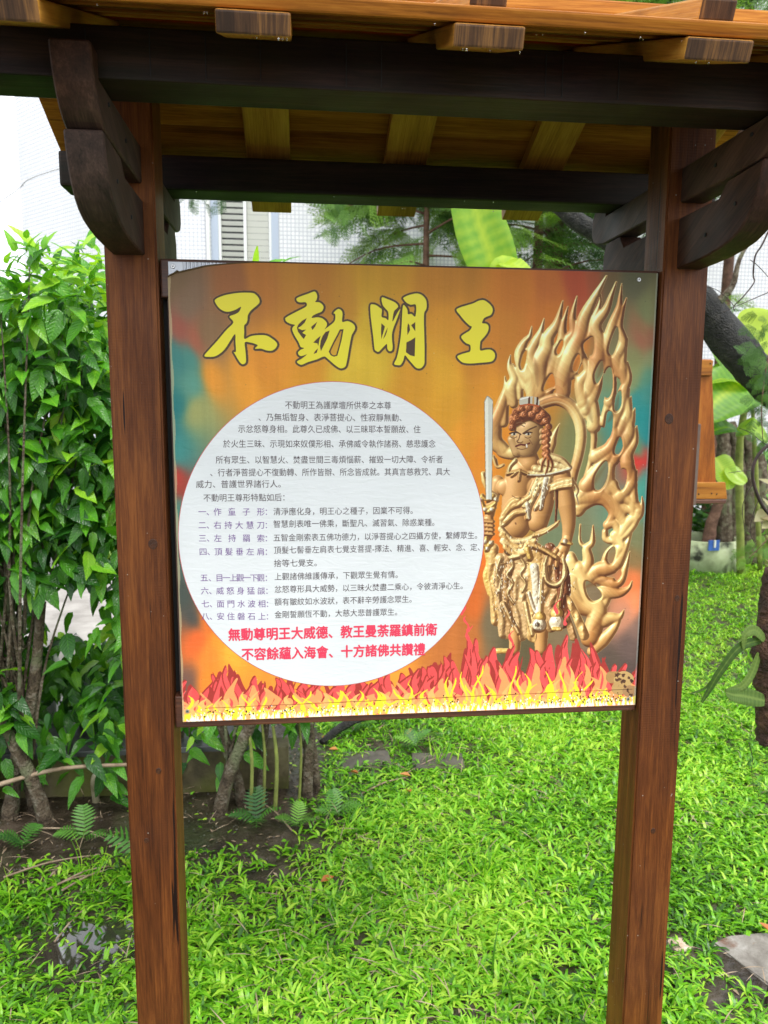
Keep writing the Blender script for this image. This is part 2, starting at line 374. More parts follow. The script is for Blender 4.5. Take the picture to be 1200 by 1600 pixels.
def circlemat():
    m, t, b, out = newmat('white_print_vinyl'); tc = N(t, 'ShaderNodeTexCoord')
    n = N(t, 'ShaderNodeTexNoise', i_Scale=5., i_Detail=4.); t.links.new(tc.outputs['Object'], n.inputs[0])
    c = ramp(t, n.outputs[0], [(.35, (.665, .685, .69)), (.65, (.72, .735, .74))]).outputs[0]
    n2 = N(t, 'ShaderNodeTexNoise', i_Scale=220., i_Detail=1.); t.links.new(tc.outputs['Object'], n2.inputs[0])
    c = mixc(t, c, (.45, .42, .38), ramp(t, n2.outputs[0], [(.78, (0, 0, 0)), (.82, (1, 1, 1))]).outputs[0])
    t.links.new(c, b.inputs['Base Color']); b.inputs['Roughness'].default_value = .35
    mp = N(t, 'ShaderNodeMapping'); mp.inputs['Scale'].default_value = (1, 1, 3.5); t.links.new(tc.outputs['Object'], mp.inputs[0])
    n3 = N(t, 'ShaderNodeTexNoise', i_Scale=26., i_Detail=4., i_Distortion=1.); t.links.new(mp.outputs[0], n3.inputs[0]); bump(t, b, n3.outputs[0], .2, .004)
    return m
CIRC = circlemat()

def tilemat():
    m, t, b, out = newmat('white_mosaic_tile'); tc = N(t, 'ShaderNodeTexCoord')
    br = N(t, 'ShaderNodeTexBrick', offset=0., squash=1.)
    br.inputs['Scale'].default_value = 1.; br.inputs['Mortar Size'].default_value = .0065; br.inputs['Brick Width'].default_value = .052; br.inputs['Row Height'].default_value = .052
    br.inputs['Mortar Smooth'].default_value = .3
    br.inputs['Color1'].default_value = (.74, .75, .76, 1); br.inputs['Color2'].default_value = (.82, .82, .82, 1); br.inputs['Mortar'].default_value = (.50, .51, .56, 1)
    sp = N(t, 'ShaderNodeSeparateXYZ'); cb = N(t, 'ShaderNodeCombineXYZ'); t.links.new(tc.outputs['Object'], sp.inputs[0]); t.links.new(sp.outputs[0], cb.inputs[0]); t.links.new(sp.outputs[2], cb.inputs[1])
    t.links.new(cb.outputs[0], br.inputs['Vector'])
    n = N(t, 'ShaderNodeTexNoise', i_Scale=1.3, i_Detail=5.); t.links.new(tc.outputs['Object'], n.inputs[0])
    c = mixc(t, br.outputs[0], (.55, .56, .55), vmath(t, 'MULTIPLY', ramp(t, n.outputs[0], [(.45, (0, 0, 0)), (.7, (1, 1, 1))]).outputs[0], .4))
    t.links.new(c, b.inputs['Base Color']); b.inputs['Roughness'].default_value = .25
    inv = vmath(t, 'SUBTRACT', 1., br.outputs['Fac']); bump(t, b, inv, .4, .003)
    return m
TILE = tilemat()
TILEB = plain('blue_grey_tile', (.42, .48, .58), .3)

# ------------------------------------------------------------------ ground height
def gz(x, y):
    x = np.asarray(x, float); y = np.asarray(y, float)
    h = .010 * np.sin(2.1 * x + .7) * np.cos(1.7 * y) + .006 * np.sin(5.3 * x + 2.) * np.sin(4.1 * y + 1.)
    pud = np.exp(-(((x + .70) / .30) ** 2 + ((y - .62) / .22) ** 2))
    far = np.clip((np.hypot(x, y) - 12) / 10, 0, 1)
    return (h - .030 * pud) * (1 - far)

def ground():
    xs = np.concatenate([np.array([-200, -60, -20, -8]), np.arange(-4, 6.01, .05), np.array([9, 20, 60, 200])])
    ys = np.concatenate([np.array([-100, -20, -5]), np.arange(-2, 7.01, .05), np.array([8, 9, 12, 20, 60, 200])])
    X, Y = np.meshgrid(xs, ys); Z = gz(X, Y)
    fine = (np.abs(X) < 4) & (Y < 5); Z = Z + fine * nr.normal(0, .0025, Z.shape)
    V = np.stack([X.ravel(), Y.ravel(), Z.ravel()], 1); nx, ny = len(xs), len(ys)
    i, j = np.meshgrid(np.arange(nx - 1), np.arange(ny - 1)); a = (j * nx + i).ravel()
    F = np.stack([a, a + 1, a + 1 + nx, a + nx], 1)
    tag(link('ground', npmesh('ground', V, F, SOIL, True)), kind='structure')
ground()

# ------------------------------------------------------------------ building behind
def build_house():
    A = np.array([-1.972, 9.0]); B = np.array([-3.908, 10.9]); H = 9.5
    t = thing('tiled_building', 'white mosaic tiled building with louvred shutters rising behind the shrubs', 'building', (A[0], A[1], 0))
    # front wall along +X, 0.3 m thick, built round the window
    wx0, wx1, wz0, wz1 = -1.136, -.455, 2.55, 4.30
    def wall(x0, x1, z0, z1, nm='wall'):
        return box(nm, x0, x1, 9.0, 9.3, z0, z1, TILE, t, 0)
    me = bpy.data.meshes.new('wall'); 
    xs = [A[0], wx0 - .09, wx1 + .09, 14.0]; zs = [-.3, wz0, wz1, H]
    bm = bmesh.new()
    def quadbox(x0, x1, z0, z1):
        g = bmesh.ops.create_cube(bm, size=1)['verts']
        for v in g: v.co = Vector((x0 + (v.co.x + .5) * (x1 - x0), 9.0 + (v.co.y + .5) * .3, z0 + (v.co.z + .5) * (z1 - z0)))
    quadbox(xs[0], xs[1], zs[0], zs[3]); quadbox(xs[2], xs[3], zs[0], zs[3]); quadbox(xs[1], xs[2], zs[0], zs[1]); quadbox(xs[1], xs[2], zs[2], zs[3])
    bm.transform(Matrix.Translation(-Vector((A[0], A[1], 0)))); bm.to_mesh(me); bm.free(); me.materials.append(TILE)
    link('wall', me, t, (A[0], A[1], 0))
    # oblique side wall, its own local frame along its length
    d = B - A; L = float(np.hypot(*d)); ang = math.atan2(d[1], d[0])
    sw = box('wall', 0, L, -.3, 0, -.3, H, TILE, None, 0); 
    mid = A + d / 2; nrm = np.array([math.sin(ang), -math.cos(ang)])
    sw.rotation_euler = (0, 0, ang); sw.parent = t
    sw.location = Vector((mid[0] - .15 * nrm[0] - A[0] , mid[1] - .15 * nrm[1] - A[1] + .0, (H - .3) / 2))
    box('roof_slab', A[0] + .3, 14, 9.1, 16, H - .2, H, TILE, t, 0)
    # blue grey reveal strips
    for x in (wx0 - .045, wx1 + .045):
        box('tile_strip', x - .045, x + .045, 8.985, 9.25, wz0, wz1, TILEB, t, 0)
    w = box('window', wx0, wx1, 9.10, 9.14, wz0, wz1, GLASSD, t, 0)
    for x0, x1 in ((wx0, wx0 + .035), (-.815, -.775), (wx1 - .035, wx1)):
        box('window_frame', x0, x1, 9.0, 9.09, wz0, wz1, WHITEW, w, .004)
    for k, (x0, x1, a) in enumerate(((wx0 + .037, -.817, 38), (-.773, wx1 - .037, 72))):
        me = boxmesh('shutter_slat', x1 - x0 - .004, .008, .072 if k else .052, SHUT, .002); z = wz0 + .05
        while z < wz1 - .04:
            link('shutter_slat', me, w, ((x0 + x1) / 2, 9.045, z), (R_(20) if k == 0 else R_(12), 0, 0)); z += .077
    # side window with louvres in the oblique wall
    q = A + d * .62; 
    sv = box('window', -.30, .30, -.02, .02, 3.1, 4.32, SHUT, None, .004); sv.rotation_euler = (0, 0, ang); sv.parent = t
    sv.location = Vector((q[0] + nrm[0] * .03 - A[0], q[1] + nrm[1] * .03 - A[1], 3.7))
    me = boxmesh('shutter_slat', .54, .012, .085, SHUT, .002)
    for k in range(9):
        o = link('shutter_slat', me, sv, (0, 0, 0), (R_(14), 0, 0)); o.location = (0, -.03, -.52 + k * .128)
    # drain pipe and a thin conduit
    tube('drain_pipe', [(-1.26, 8.95, 0), (-1.26, 8.95, 4), (-1.26, 8.95, 9)], [.028, .028], WHITEW, t, 10)
build_house()

pave = box('paving', -6, -.35, 2.05, 5.2, -.05, .05, PAVE, None, 0); tag(pave, kind='structure')
cb = tube('overhead_cable', [(-5.5, 8.0, 2.5), (-3.45, 8.0, 3.758), (-3.039, 8.0, 4.048), (-2.3, 8.9, 4.6)], [.006, .006], CABLE)
tag(cb, 'thin grey overhead cable running to the corner of the tiled building', 'cable')

# ------------------------------------------------------------------ the notice board
SG = thing('notice_board', 'roofed wooden temple notice board with a bright printed panel between two brown posts', 'notice board', (.12, .045, 0))

def endmats(o, matend, axis=1):
    me = o.data; me.materials.append(matend)
    for p in me.polygons:
        if abs(p.normal[axis]) > .9: p.material_index = 1

for x0 in (-.437, .584):
    bm = bmesh.new(); bmesh.ops.create_cube(bm, size=1); bmesh.ops.scale(bm, vec=(.09, .088, 2.10), verts=bm.verts)
    bmesh.ops.bevel(bm, geom=bm.edges[:], offset=.0035, segments=2, affect='EDGES')
    me = bpy.data.meshes.new('post'); bm.to_mesh(me); bm.free(); me.materials.append(POST)
    link('post', me, SG, (x0 + .045, .044, 1.05))
KNOT = noisemat('wood_knot', [(.35, (.030, .011, .005)), (.6, (.062, .021, .008)), (.8, (.12, .042, .013))], 90, .5, .6, .002)
for kx, kz, kr in ((-.372, 1.245, .0095), (-.377, .802, .006), (.612, 1.478, .010), (.650, 1.12, .006), (.628, .62, .006), (-.405, .66, .005)):
    bm = bmesh.new(); bmesh.ops.create_cone(bm, cap_ends=True, segments=14, radius1=kr, radius2=kr * .8, depth=.0014, matrix=Matrix.Rotation(R_(90), 4, 'X'))
    me = bpy.data.meshes.new('knot'); bm.to_mesh(me); bm.free(); me.materials.append(KNOT); link('knot', me, SG, (kx, .0001, kz)).scale = (1, 1, 1.2)
lower = [(-.262, 1.879), (-.16, 1.874), (-.135, 1.852), (.25, 1.849), (.275, 1.876), (.352, 1.876), (.366, 1.85), (.366, 1.80), (.35, 1.775), (.30, 1.762), (.09, 1.759), (0, 1.759), (-.06, 1.7605), (-.11, 1.763), (-.15, 1.768), (-.18, 1.774), (-.203, 1.783), (-.221, 1.795), (-.235, 1.810), (-.245, 1.826), (-.252, 1.842), (-.257, 1.857), (-.260, 1.870)]
upper = [(-.251, 1.882), (-.265, 1.889), (-.278, 1.899), (-.288, 1.911), (-.297, 1.925), (-.304, 1.941), (-.309, 1.957), (-.312, 1.974), (-.274, 1.974), (-.273, 1.941), (.362, 1.941), (.364, 1.965), (.43, 1.965), (.444, 1.95), (.447, 1.912), (.435, 1.893), (.405, 1.884), (.37, 1.879), (.28, 1.879), (-.14, 1.879)]
for x0, x1 in ((-.423, -.368), (.610, .660)):
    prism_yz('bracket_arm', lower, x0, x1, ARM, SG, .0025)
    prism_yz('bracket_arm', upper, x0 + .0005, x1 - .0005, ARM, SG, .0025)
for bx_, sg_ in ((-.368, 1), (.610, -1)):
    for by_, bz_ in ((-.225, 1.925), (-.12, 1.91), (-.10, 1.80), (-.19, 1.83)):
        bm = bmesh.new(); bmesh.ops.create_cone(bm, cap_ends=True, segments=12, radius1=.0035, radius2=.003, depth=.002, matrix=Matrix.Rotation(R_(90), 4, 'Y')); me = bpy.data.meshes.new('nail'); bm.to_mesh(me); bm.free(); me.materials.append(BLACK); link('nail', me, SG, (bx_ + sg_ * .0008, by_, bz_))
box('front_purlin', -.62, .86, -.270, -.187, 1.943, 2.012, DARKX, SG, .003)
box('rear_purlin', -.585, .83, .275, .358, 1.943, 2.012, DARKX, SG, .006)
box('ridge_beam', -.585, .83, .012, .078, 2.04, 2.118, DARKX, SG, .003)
# slits cut by rain and tools on the front purlin
for xx in (-.30, -.225, -.15, -.03, .02, .26, .285, .37, -.385): 
    box('saw_mark', xx - .0006, xx + .0006, -.2712, -.2695, 1.947 + rnd.random() * .004, 2.005, BLACK, SG, 0)

SL = math.atan(.4)
def slope_piece(nm, mesh, x, s, front, lift, tilt=0.):
    """s distance down the slope from the ridge, lift = height of the piece centre above the rafter underside"""
    sg = -1 if front else 1
    y = .045 + sg * (s * math.cos(SL)); z = 2.129 - s * math.sin(SL) + lift
    return link(nm, mesh, SG, (x, y, z), (-(sg) * (SL - tilt), 0, 0))
rlen_f = (.445) / math.cos(SL)
rme = boxmesh('rafter', .092, rlen_f, .026, RAFT, .003); 
rme.materials.append(RAFTE)
for p in rme.polygons:
    if abs(p.normal[1]) > .9: p.material_index = 1
for x in (-.45, -.152, .144, .452, .757):
    for fr in (True, False):
        slope_piece('rafter', rme, x - (0.0 if fr else .01), rlen_f / 2 + .002, fr, .0145)
pk = 4; pw = .1255
for k in range(pk):
    for fr in (True, False):
        s = .482 - pw / 2 + .004 - k * (pw - .008)
        x0, x1 = -.60 + rnd.uniform(-.006, .006), .84 + rnd.uniform(-.006, .006)
        pm = boxmesh('roof_plank', x1 - x0, pw, .018, PLANK, .003)
        slope_piece('roof_plank', pm, (x0 + x1) / 2, s, fr, .0145 + .013 + .0115 + .0035, tilt=-R_(2.2) if True else 0)
bme = boxmesh('cover_batten', .050, .45 / math.cos(SL) - .03, .026, RAFT, .003); bme.materials.append(RAFTE)
for p in bme.polygons:
    if abs(p.normal[1]) > .9: p.material_index = 1
for x in (-.455, -.16, .148, .460, .77):
    for fr in (True, False):
        slope_piece('cover_batten', bme, x, .228, fr, .0145 + .013 + .022 + .016)
box('ridge_cap', -.61, .85, -.01, .10, 2.192, 2.215, PLANK, SG, .003)

# frame between the posts
box('frame_rail', -.3455, .5825, .016, .046, .880, .944, FRAME, SG, .003)
box('frame_rail', -.3455, .5825, .016, .046, 1.690, 1.7575, FRAME, SG, .003)
box('frame_stile', -.3355, -.30, .020, .044, .9445, 1.6895, FRAMEV, SG, .003)
box('frame_stile', .550, .5795, .020, .044, .9445, 1.6895, FRAME, SG, .003)
box('gap_shade_panel', -.3465, .5835, .047, .053, .885, 1.755, BLACK, SG, 0)  # black sheet added behind the frame so gaps beside the stiles look shaded

# ------------------------------------------------------------------ the print
HM = [0.0010664599, -3.58e-08, -0.5895641397, -0.0001134808, -0.0012074805, 2.1653703668, -7.94926e-05, -0.0001018888]
def H(x, y):
    """survey of the print: sheet position (x, z in metres) of a mark measured in the photo"""
    x = np.asarray(x, float); y = np.asarray(y, float); w = HM[6] * x + HM[7] * y + 1
    return (HM[0] * x + HM[1] * y + HM[2]) / w, (HM[3] * x + HM[4] * y + HM[5]) / w
BX0, BX1, BZ0, BZ1 = -.331, .5795, .8938, 1.7525
TW, TH = 1456, 1374
SC = TW / (BX1 - BX0)
def TP(pts):
    """measured mark -> texel"""
    p = np.asarray(pts, float); x, z = H(p[:, 0], p[:, 1])
    return np.stack([(x - BX0) * SC, (z - BZ0) * SC], 1)
def U(pts):
    p = np.asarray(pts, float); return TP(np.stack([720 + p[:, 0] / 3.75, 420 + p[:, 1] / 3.75], 1))

def paint_print():
    rs = np.random.RandomState(5)
    gy, gx = np.mgrid[0:TH, 0:TW].astype(np.float32)
    # --- background colours, inverse distance weights over surveyed colour samples
    smp = [(266,440,120,95,75),(300,480,125,100,85),(330,520,130,100,75),(290,515,150,82,72),(312,530,160,90,72),(275,560,60,120,125),(292,600,85,140,135),(275,680,50,115,125),(300,640,150,150,100),(325,590,215,140,50),
    (350,440,150,95,60),(400,430,175,110,50),(430,600,205,135,45),(500,430,175,115,45),(480,590,205,140,42),(560,590,205,168,52),(590,440,185,135,40),(575,520,195,160,45),(650,590,200,140,40),(700,430,175,115,40),(700,640,200,140,40),
    (750,620,205,135,42),(770,700,215,130,40),(740,800,225,130,40),(800,450,185,110,40),(850,440,180,100,45),(905,440,165,72,45),(935,440,150,75,50),(955,450,105,85,60),(1000,440,90,88,70),(1012,490,110,115,80),(1000,515,135,100,70),(995,530,150,90,70),(1010,530,135,85,65),
    (1010,560,125,130,95),(990,600,130,140,100),(1015,610,60,130,130),(1010,650,30,130,140),(990,700,80,140,110),(985,722,200,65,50),(1010,720,200,60,50),(1000,760,70,145,140),(985,800,100,140,120),(1000,840,115,115,85),(990,870,130,105,70),
    (985,910,215,115,70),(985,940,235,135,95),(975,960,190,130,110),(1000,980,130,100,95),(990,1010,100,80,80),(985,1050,85,70,70),(960,1040,90,75,70),(900,880,110,110,85),(920,950,120,100,80),(740,870,215,105,40),(740,940,200,100,45),(720,1000,180,105,55),
    (765,980,110,95,75),(790,1000,90,80,60),(280,760,150,60,52),(276,800,75,120,115),(284,880,70,90,90),(290,930,68,75,75),(297,965,70,72,75),(318,975,215,110,50),(300,1000,225,100,50),(330,1005,240,140,50),(350,1015,245,165,60),
    (297,1070,110,80,75),(330,1055,240,130,50),(500,1090,245,150,60),(600,1070,240,150,60),(880,560,205,120,45),(850,500,190,110,42),(820,760,190,130,50),(900,700,120,120,80),(870,840,110,120,95)]
    smp += [(640,540,205,145,42),(705,520,195,130,42),(460,450,178,120,48),(540,470,180,125,45),(560,560,215,180,58),(690,590,208,148,42),(740,560,196,128,42),(790,520,188,118,42),(830,600,190,128,45),(450,575,215,145,48),(390,600,222,148,52),(270,640,35,110,120),(283,700,60,130,135),(296,560,70,130,130),
     (1008,590,80,130,115),(1000,625,45,132,140),(985,640,80,145,140),(985,580,135,140,95),(1018,680,30,130,142),(975,680,60,135,130),(1010,735,60,140,145),(1005,780,60,140,140),(985,560,125,125,85),(960,480,110,105,75),(760,650,212,140,42),(735,680,215,142,45),(770,760,210,130,45),(320,1020,238,130,55),(345,980,232,120,50)]
    s = np.array(smp, float); s[:, 2:] = np.minimum(s[:, 2:] * np.array([1.06, 1.06, .98]), 250); tp = TP(s[:, :2]); small = 8
    yy, xx = np.mgrid[0:TH:small, 0:TW:small].astype(float)
    num = np.zeros(yy.shape + (3,)); den = np.zeros(yy.shape)
    wob = 18 * np.sin(yy / 60. + xx / 130.) 
    for (tx, ty), c in zip(tp, s[:, 2:]):
        d2 = ((xx + wob - tx) ** 2 + ((yy - ty) * .62) ** 2); w = 1 / (d2 + 400) ** 2.3
        num += w[..., None] * c; den += w
    sm = num / den[..., None]
    iy = np.clip(gy / small, 0, sm.shape[0] - 1.001); ix = np.clip(gx / small, 0, sm.shape[1] - 1.001)
    y0 = iy.astype(int); x0 = ix.astype(int); fy = (iy - y0)[..., None]; fx = (ix - x0)[..., None]
    img = sm[y0, x0] * (1 - fy) * (1 - fx) + sm[y0 + 1, x0] * fy * (1 - fx) + sm[y0, x0 + 1] * (1 - fy) * fx + sm[y0 + 1, x0 + 1] * fy * fx
    # vertical light streaks of the printed blaze
    st = np.convolve(rs.normal(0, 1, TW + 60), np.ones(28) / 28, 'same')[30:30 + TW]; st2 = np.convolve(rs.normal(0, 1, TW + 400), np.hanning(140) / 70, 'same')[200:200 + TW]
    img *= (1 + .07 * st + .05 * st2)[None, :, None]
    def soft(cx, cy, rx, ry, col, a):
        (tx, ty), = TP([(cx, cy)]); g = np.exp(-(((gx - tx) / (rx * 2)) ** 2 + ((gy - ty) / (ry * 2)) ** 2))[..., None] * a
        img[:] = img * (1 - g) + np.array(col) * g
    soft(575, 520, 20, 70, (222, 180, 50), .5); soft(690, 560, 26, 60, (215, 165, 45), .4); soft(420, 560, 40, 40, (225, 135, 50), .4); soft(1000, 722, 32, 9, (215, 50, 45), .8)
    soft(276, 745, 9, 14, (185, 60, 52), .8); soft(745, 760, 20, 60, (225, 140, 40), .4)
    def sub(pts, pad):
        x0 = int(max(0, pts[:, 0].min() - pad)); x1 = int(min(TW, pts[:, 0].max() + pad + 1)); y0 = int(max(0, pts[:, 1].min() - pad)); y1 = int(min(TH, pts[:, 1].max() + pad + 1))
        return x0, x1, y0, y1
    def fill(pts, smooth=0):
        p = catmull(pts, smooth, True) if smooth else np.asarray(pts, float)
        x0, x1, y0, y1 = sub(p, 2)
        if x1 <= x0 or y1 <= y0: return None, None
        X = gx[y0:y1, x0:x1]; Y = gy[y0:y1, x0:x1]; m = np.zeros(X.shape, bool)
        for i in range(len(p)):
            ax, ay = p[i]; bx, by = p[(i + 1) % len(p)]
            if ay == by: continue
            m ^= ((ay > Y) != (by > Y)) & (X < (bx - ax) * (Y - ay) / (by - ay) + ax)
        return (slice(y0, y1), slice(x0, x1)), m
    def flat(pts, col, smooth=6, a=1.):
        sl, m = fill(pts, smooth)
        if sl is None: return
        v = img[sl]; v[m] = v[m] * (1 - a) + np.array(col, float) * a
    def stamp(Hh, ID, pts, r0, r1, idv, lift=0., mid=None, sq=1.):
        """carved round stroke: height is a half circle across the path"""
        p = catmull(pts, 10) if len(pts) > 2 else np.asarray(pts, float)
        if len(p) < 2: p = np.vstack([p, p + .01])
        d = np.r_[0, np.cumsum(np.hypot(*np.diff(p, axis=0).T))]; n = max(3, int(d[-1] / 1.6)); u = np.linspace(0, d[-1], n)
        P = np.stack([np.interp(u, d, p[:, 0]), np.interp(u, d, p[:, 1])], 1); T = np.linspace(0, 1, n)
        R = r0 + (r1 - r0) * T ** 1.15 if mid is None else (np.interp(T, [0, .3, .7, 1], [r0 * .85, r0 * 1.12, r0 * .62, r1]) if mid == 'flame' else np.interp(T, [0, .45, 1], [r0, mid, r1]))
        for (cx, cy), r in zip(P, R):
            r = max(r, .8); x0 = int(max(0, cx - r - 1)); x1 = int(min(TW, cx + r + 2)); y0 = int(max(0, cy - r - 1)); y1 = int(min(TH, cy + r + 2))
            if x1 <= x0 or y1 <= y0: continue
            q = r * r - (gx[y0:y1, x0:x1] - cx) ** 2 - (gy[y0:y1, x0:x1] - cy) ** 2
            h = np.where(q > 0, np.sqrt(np.maximum(q, 0)) * sq + lift, -1e3); v = Hh[y0:y1, x0:x1]; k = h > v; v[k] = h[k]; ID[y0:y1, x0:x1][k] = idv
    def blur(a, n):
        for ax in (0, 1):
            k = np.cumsum(np.concatenate([np.repeat(np.take(a, [0], ax), n, ax), a, np.repeat(np.take(a, [-1], ax), n, ax)], ax), ax)
            a = (np.take(k, range(2 * n, k.shape[ax]), ax) - np.take(k, range(0, k.shape[ax] - 2 * n), ax)) / (2 * n)
        return a
    def sculpt(Hh, ID, pal, x0, amb=.34, spec=.7, bl=1, rim=(238, 214, 160), glow=None):
        h = Hh[:, x0:]; mask = h > -500; hh = np.where(mask, h, 0); hb = blur(blur(hh, bl), bl)[:h.shape[0], :h.shape[1]]
        dy, dx = np.gradient(hb); nz_ = 1 / np.sqrt(dx ** 2 + dy ** 2 + 1); nx_ = -dx * nz_; ny_ = -dy * nz_
        l = np.clip(-.62 * nx_ + .50 * ny_ + .60 * nz_, 0, 1); l2 = np.clip(.8 * nx_ - .3 * ny_ + .5 * nz_, 0, 1)
        sp = np.clip((-.32 * nx_ + .38 * ny_ + .87 * nz_), 0, 1) ** 26
        base = pal[ID[:, x0:]]; t = (amb + (1 - amb) * l + .12 * l2)[..., None]
        lo = base * np.array([.36, .24, .17]); mid_ = base; hi = np.minimum(base * 1.12 + 42, 252)
        c = np.where(t < .62, lo + (mid_ - lo) * (t / .62), mid_ + (hi - mid_) * ((t - .62) / .38)); c = c + sp[..., None] * spec * 60
        v = img[:, x0:]; v[mask] = c[mask]
        er = blur(mask.astype(np.float32), 2)[:h.shape[0], :h.shape[1]]; e = mask & (er < .72)
        v[e] = v[e] * .45 + np.array(rim) * .55
    def ring(off, col, a):
        q = catmull(U([(445 + off * .1, 800 - off), (505, 775 - off), (570, 765 - off), (640 + off * .6, 800 - off * .7), (690 + off, 880), (705 + off, 980), (690 + off, 1090), (660 + off, 1200), (640 + off, 1300)]), 14)
        for i in range(len(q) - 1):
            for t_ in (0, .5):
                c = q[i] + (q[i + 1] - q[i]) * t_; x0, x1, y0, y1 = int(c[0] - 6), int(c[0] + 7), int(c[1] - 6), int(c[1] + 7)
                g = np.exp(-((gx[y0:y1, x0:x1] - c[0]) ** 2 + (gy[y0:y1, x0:x1] - c[1]) ** 2) / 5.)[..., None] * a * .35
                v = img[y0:y1, x0:x1]; v[:] = v * (1 - g) + np.array(col) * g
    K = .49
    # --- flame halo
    Hh = np.full((TH, TW), -1e3, np.float32); ID = np.zeros((TH, TW), np.int32)
    fl = [([(440,800),(500,775),(570,765),(640,800),(690,880),(705,980),(690,1090),(660,1200),(640,1300),(640,1360)],34,30),
    ([(700,800),(765,900),(780,1000),(760,1130),(710,1290),(690,1380)],20,14),
    ([(250,1060),(200,1010),(190,930),(215,860),(240,790),(262,700),(258,630)],40,4),([(300,1080),(240,1070),(200,1010)],34,26),([(250,900),(262,830),(275,780)],26,10),
    ([(310,790),(295,700),(312,640),(285,570),(290,505)],28,4),([(350,760),(345,700),(330,640),(300,560)],16,8),([(400,740),(360,650),(330,600),(305,560)],14,6),
    ([(420,760),(420,650),(372,580),(345,500),(372,430),(405,390),(415,338)],38,5),([(450,740),(440,600),(410,510),(432,440),(470,360),(487,292)],38,5),
    ([(470,720),(460,560),(500,470),(512,400),(562,320),(597,188)],42,6),([(520,640),(560,500),(590,430),(600,330),(627,222)],32,6),([(560,660),(575,540),(620,430),(662,370),(655,280),(680,162)],34,6),
    ([(600,720),(605,600),(655,480),(700,390),(722,290),(770,190),(815,110),(852,44)],46,8),([(640,620),(700,480),(762,380),(785,290),(815,200),(818,150)],34,6),([(750,720),(800,560),(808,430),(790,330),(850,240),(880,160),(910,78)],42,7),
    ([(870,600),(855,480),(885,340),(925,230),(935,160),(942,88)],32,5),([(940,620),(915,520),(950,430),(930,340),(945,260),(970,172)],28,6),([(720,780),(700,670),(745,590),(705,490),(690,420)],36,12),
    ([(740,820),(790,700),(805,600),(830,500),(815,400)],36,22),([(780,920),(770,780),(720,680),(670,620),(640,560)],38,12),([(870,780),(885,660),(850,550),(850,440)],30,20),
    ([(890,920),(930,800),(960,700),(985,630),(977,545)],36,6),([(960,660),(945,550),(977,408)],26,5),([(930,980),(975,850),(970,750),(993,655)],30,5),([(950,1060),(985,950),(985,860),(997,748)],32,5),
    ([(900,1120),(950,1000),(1000,900),(1018,818)],34,6),([(990,1230),(975,1100),(1020,1010),(1030,922)],34,6),([(840,900),(860,800),(885,700),(905,610)],26,14),([(790,1100),(870,1050),(905,960),(880,870),(905,780)],38,20),
    ([(740,1270),(820,1160),(880,1080),(970,1000)],46,22),([(860,1300),(870,1180),(905,1090)],42,26),([(930,1330),(1000,1250),(1000,1150)],44,22),([(520,1080),(545,980),(578,908)],22,4),([(490,760),(540,650),(540,600),(565,498)],26,6),
    ([(700,1340),(800,1330),(880,1290)],46,40),([(690,1420),(760,1350),(840,1360),(890,1430),(860,1500)],30,28),([(880,1270),(930,1320),(1000,1360),(1050,1410)],40,26),([(1010,1440),(1012,1300),(1032,1180)],26,5),([(940,1550),(985,1480),(1040,1450),(1062,1400),(1062,1335)],28,5),
    ([(820,1300),(900,1380),(960,1480)],44,34),([(860,1500),(900,1490),(920,1540),(890,1590),(850,1580),(845,1540)],26,22),
    ([(640,1690),(690,1790),(745,1720),(738,1640),(770,1600),(775,1505)],36,6),([(640,1720),(690,1790),(760,1800),(820,1760)],40,40),([(750,1800),(810,1760),(900,1740),(955,1650),(1002,1545)],38,6),
    ([(800,1820),(920,1840),(965,1750),(990,1658)],28,6),([(830,1780),(850,1680),(895,1630),(960,1620)],20,14),([(740,1940),(840,1900),(930,1900),(985,1870),(1002,1832)],38,6),([(790,2080),(870,2050),(930,2040),(955,2002)],36,6),
    ([(900,1560),(950,1640),(900,1760)],26,24),([(720,1300),(640,1380)],30,24),([(1040,1420),(1010,1500),(960,1560),(900,1600)],26,22),([(690,1400),(800,1350),(950,1400),(1020,1420)],34,28),([(930,1640),(900,1700),(840,1760)],30,30),([(620,1700),(640,1780),(690,1830)],30,36),([(860,1900),(840,1960),(800,2010)],30,30),([(760,2160),(790,2060),(800,1980),(745,1910),(690,1840)],54,56),([(640,1840),(690,1960),(760,1990)],60,56),([(690,1760),(740,1850),(780,1900)],44,44),([(820,1900),(800,2000),(790,2090)],36,30),([(770,2240),(840,2170),(900,2100),(950,2010)],34,6),([(750,1640),(700,1600),(700,1500)],10,8),
    ([(200,1120),(215,1160),(250,1150)],12,10),([(190,1100),(200,1140)],10,4),([(130,1200),(150,1280),(180,1330)],14,8)]
    for pts, a, b_ in fl: stamp(Hh, ID, U(pts), a * K * 1.27, b_ * K * 1.0, 0, mid='flame' if b_ < 9 else None, sq=.75)
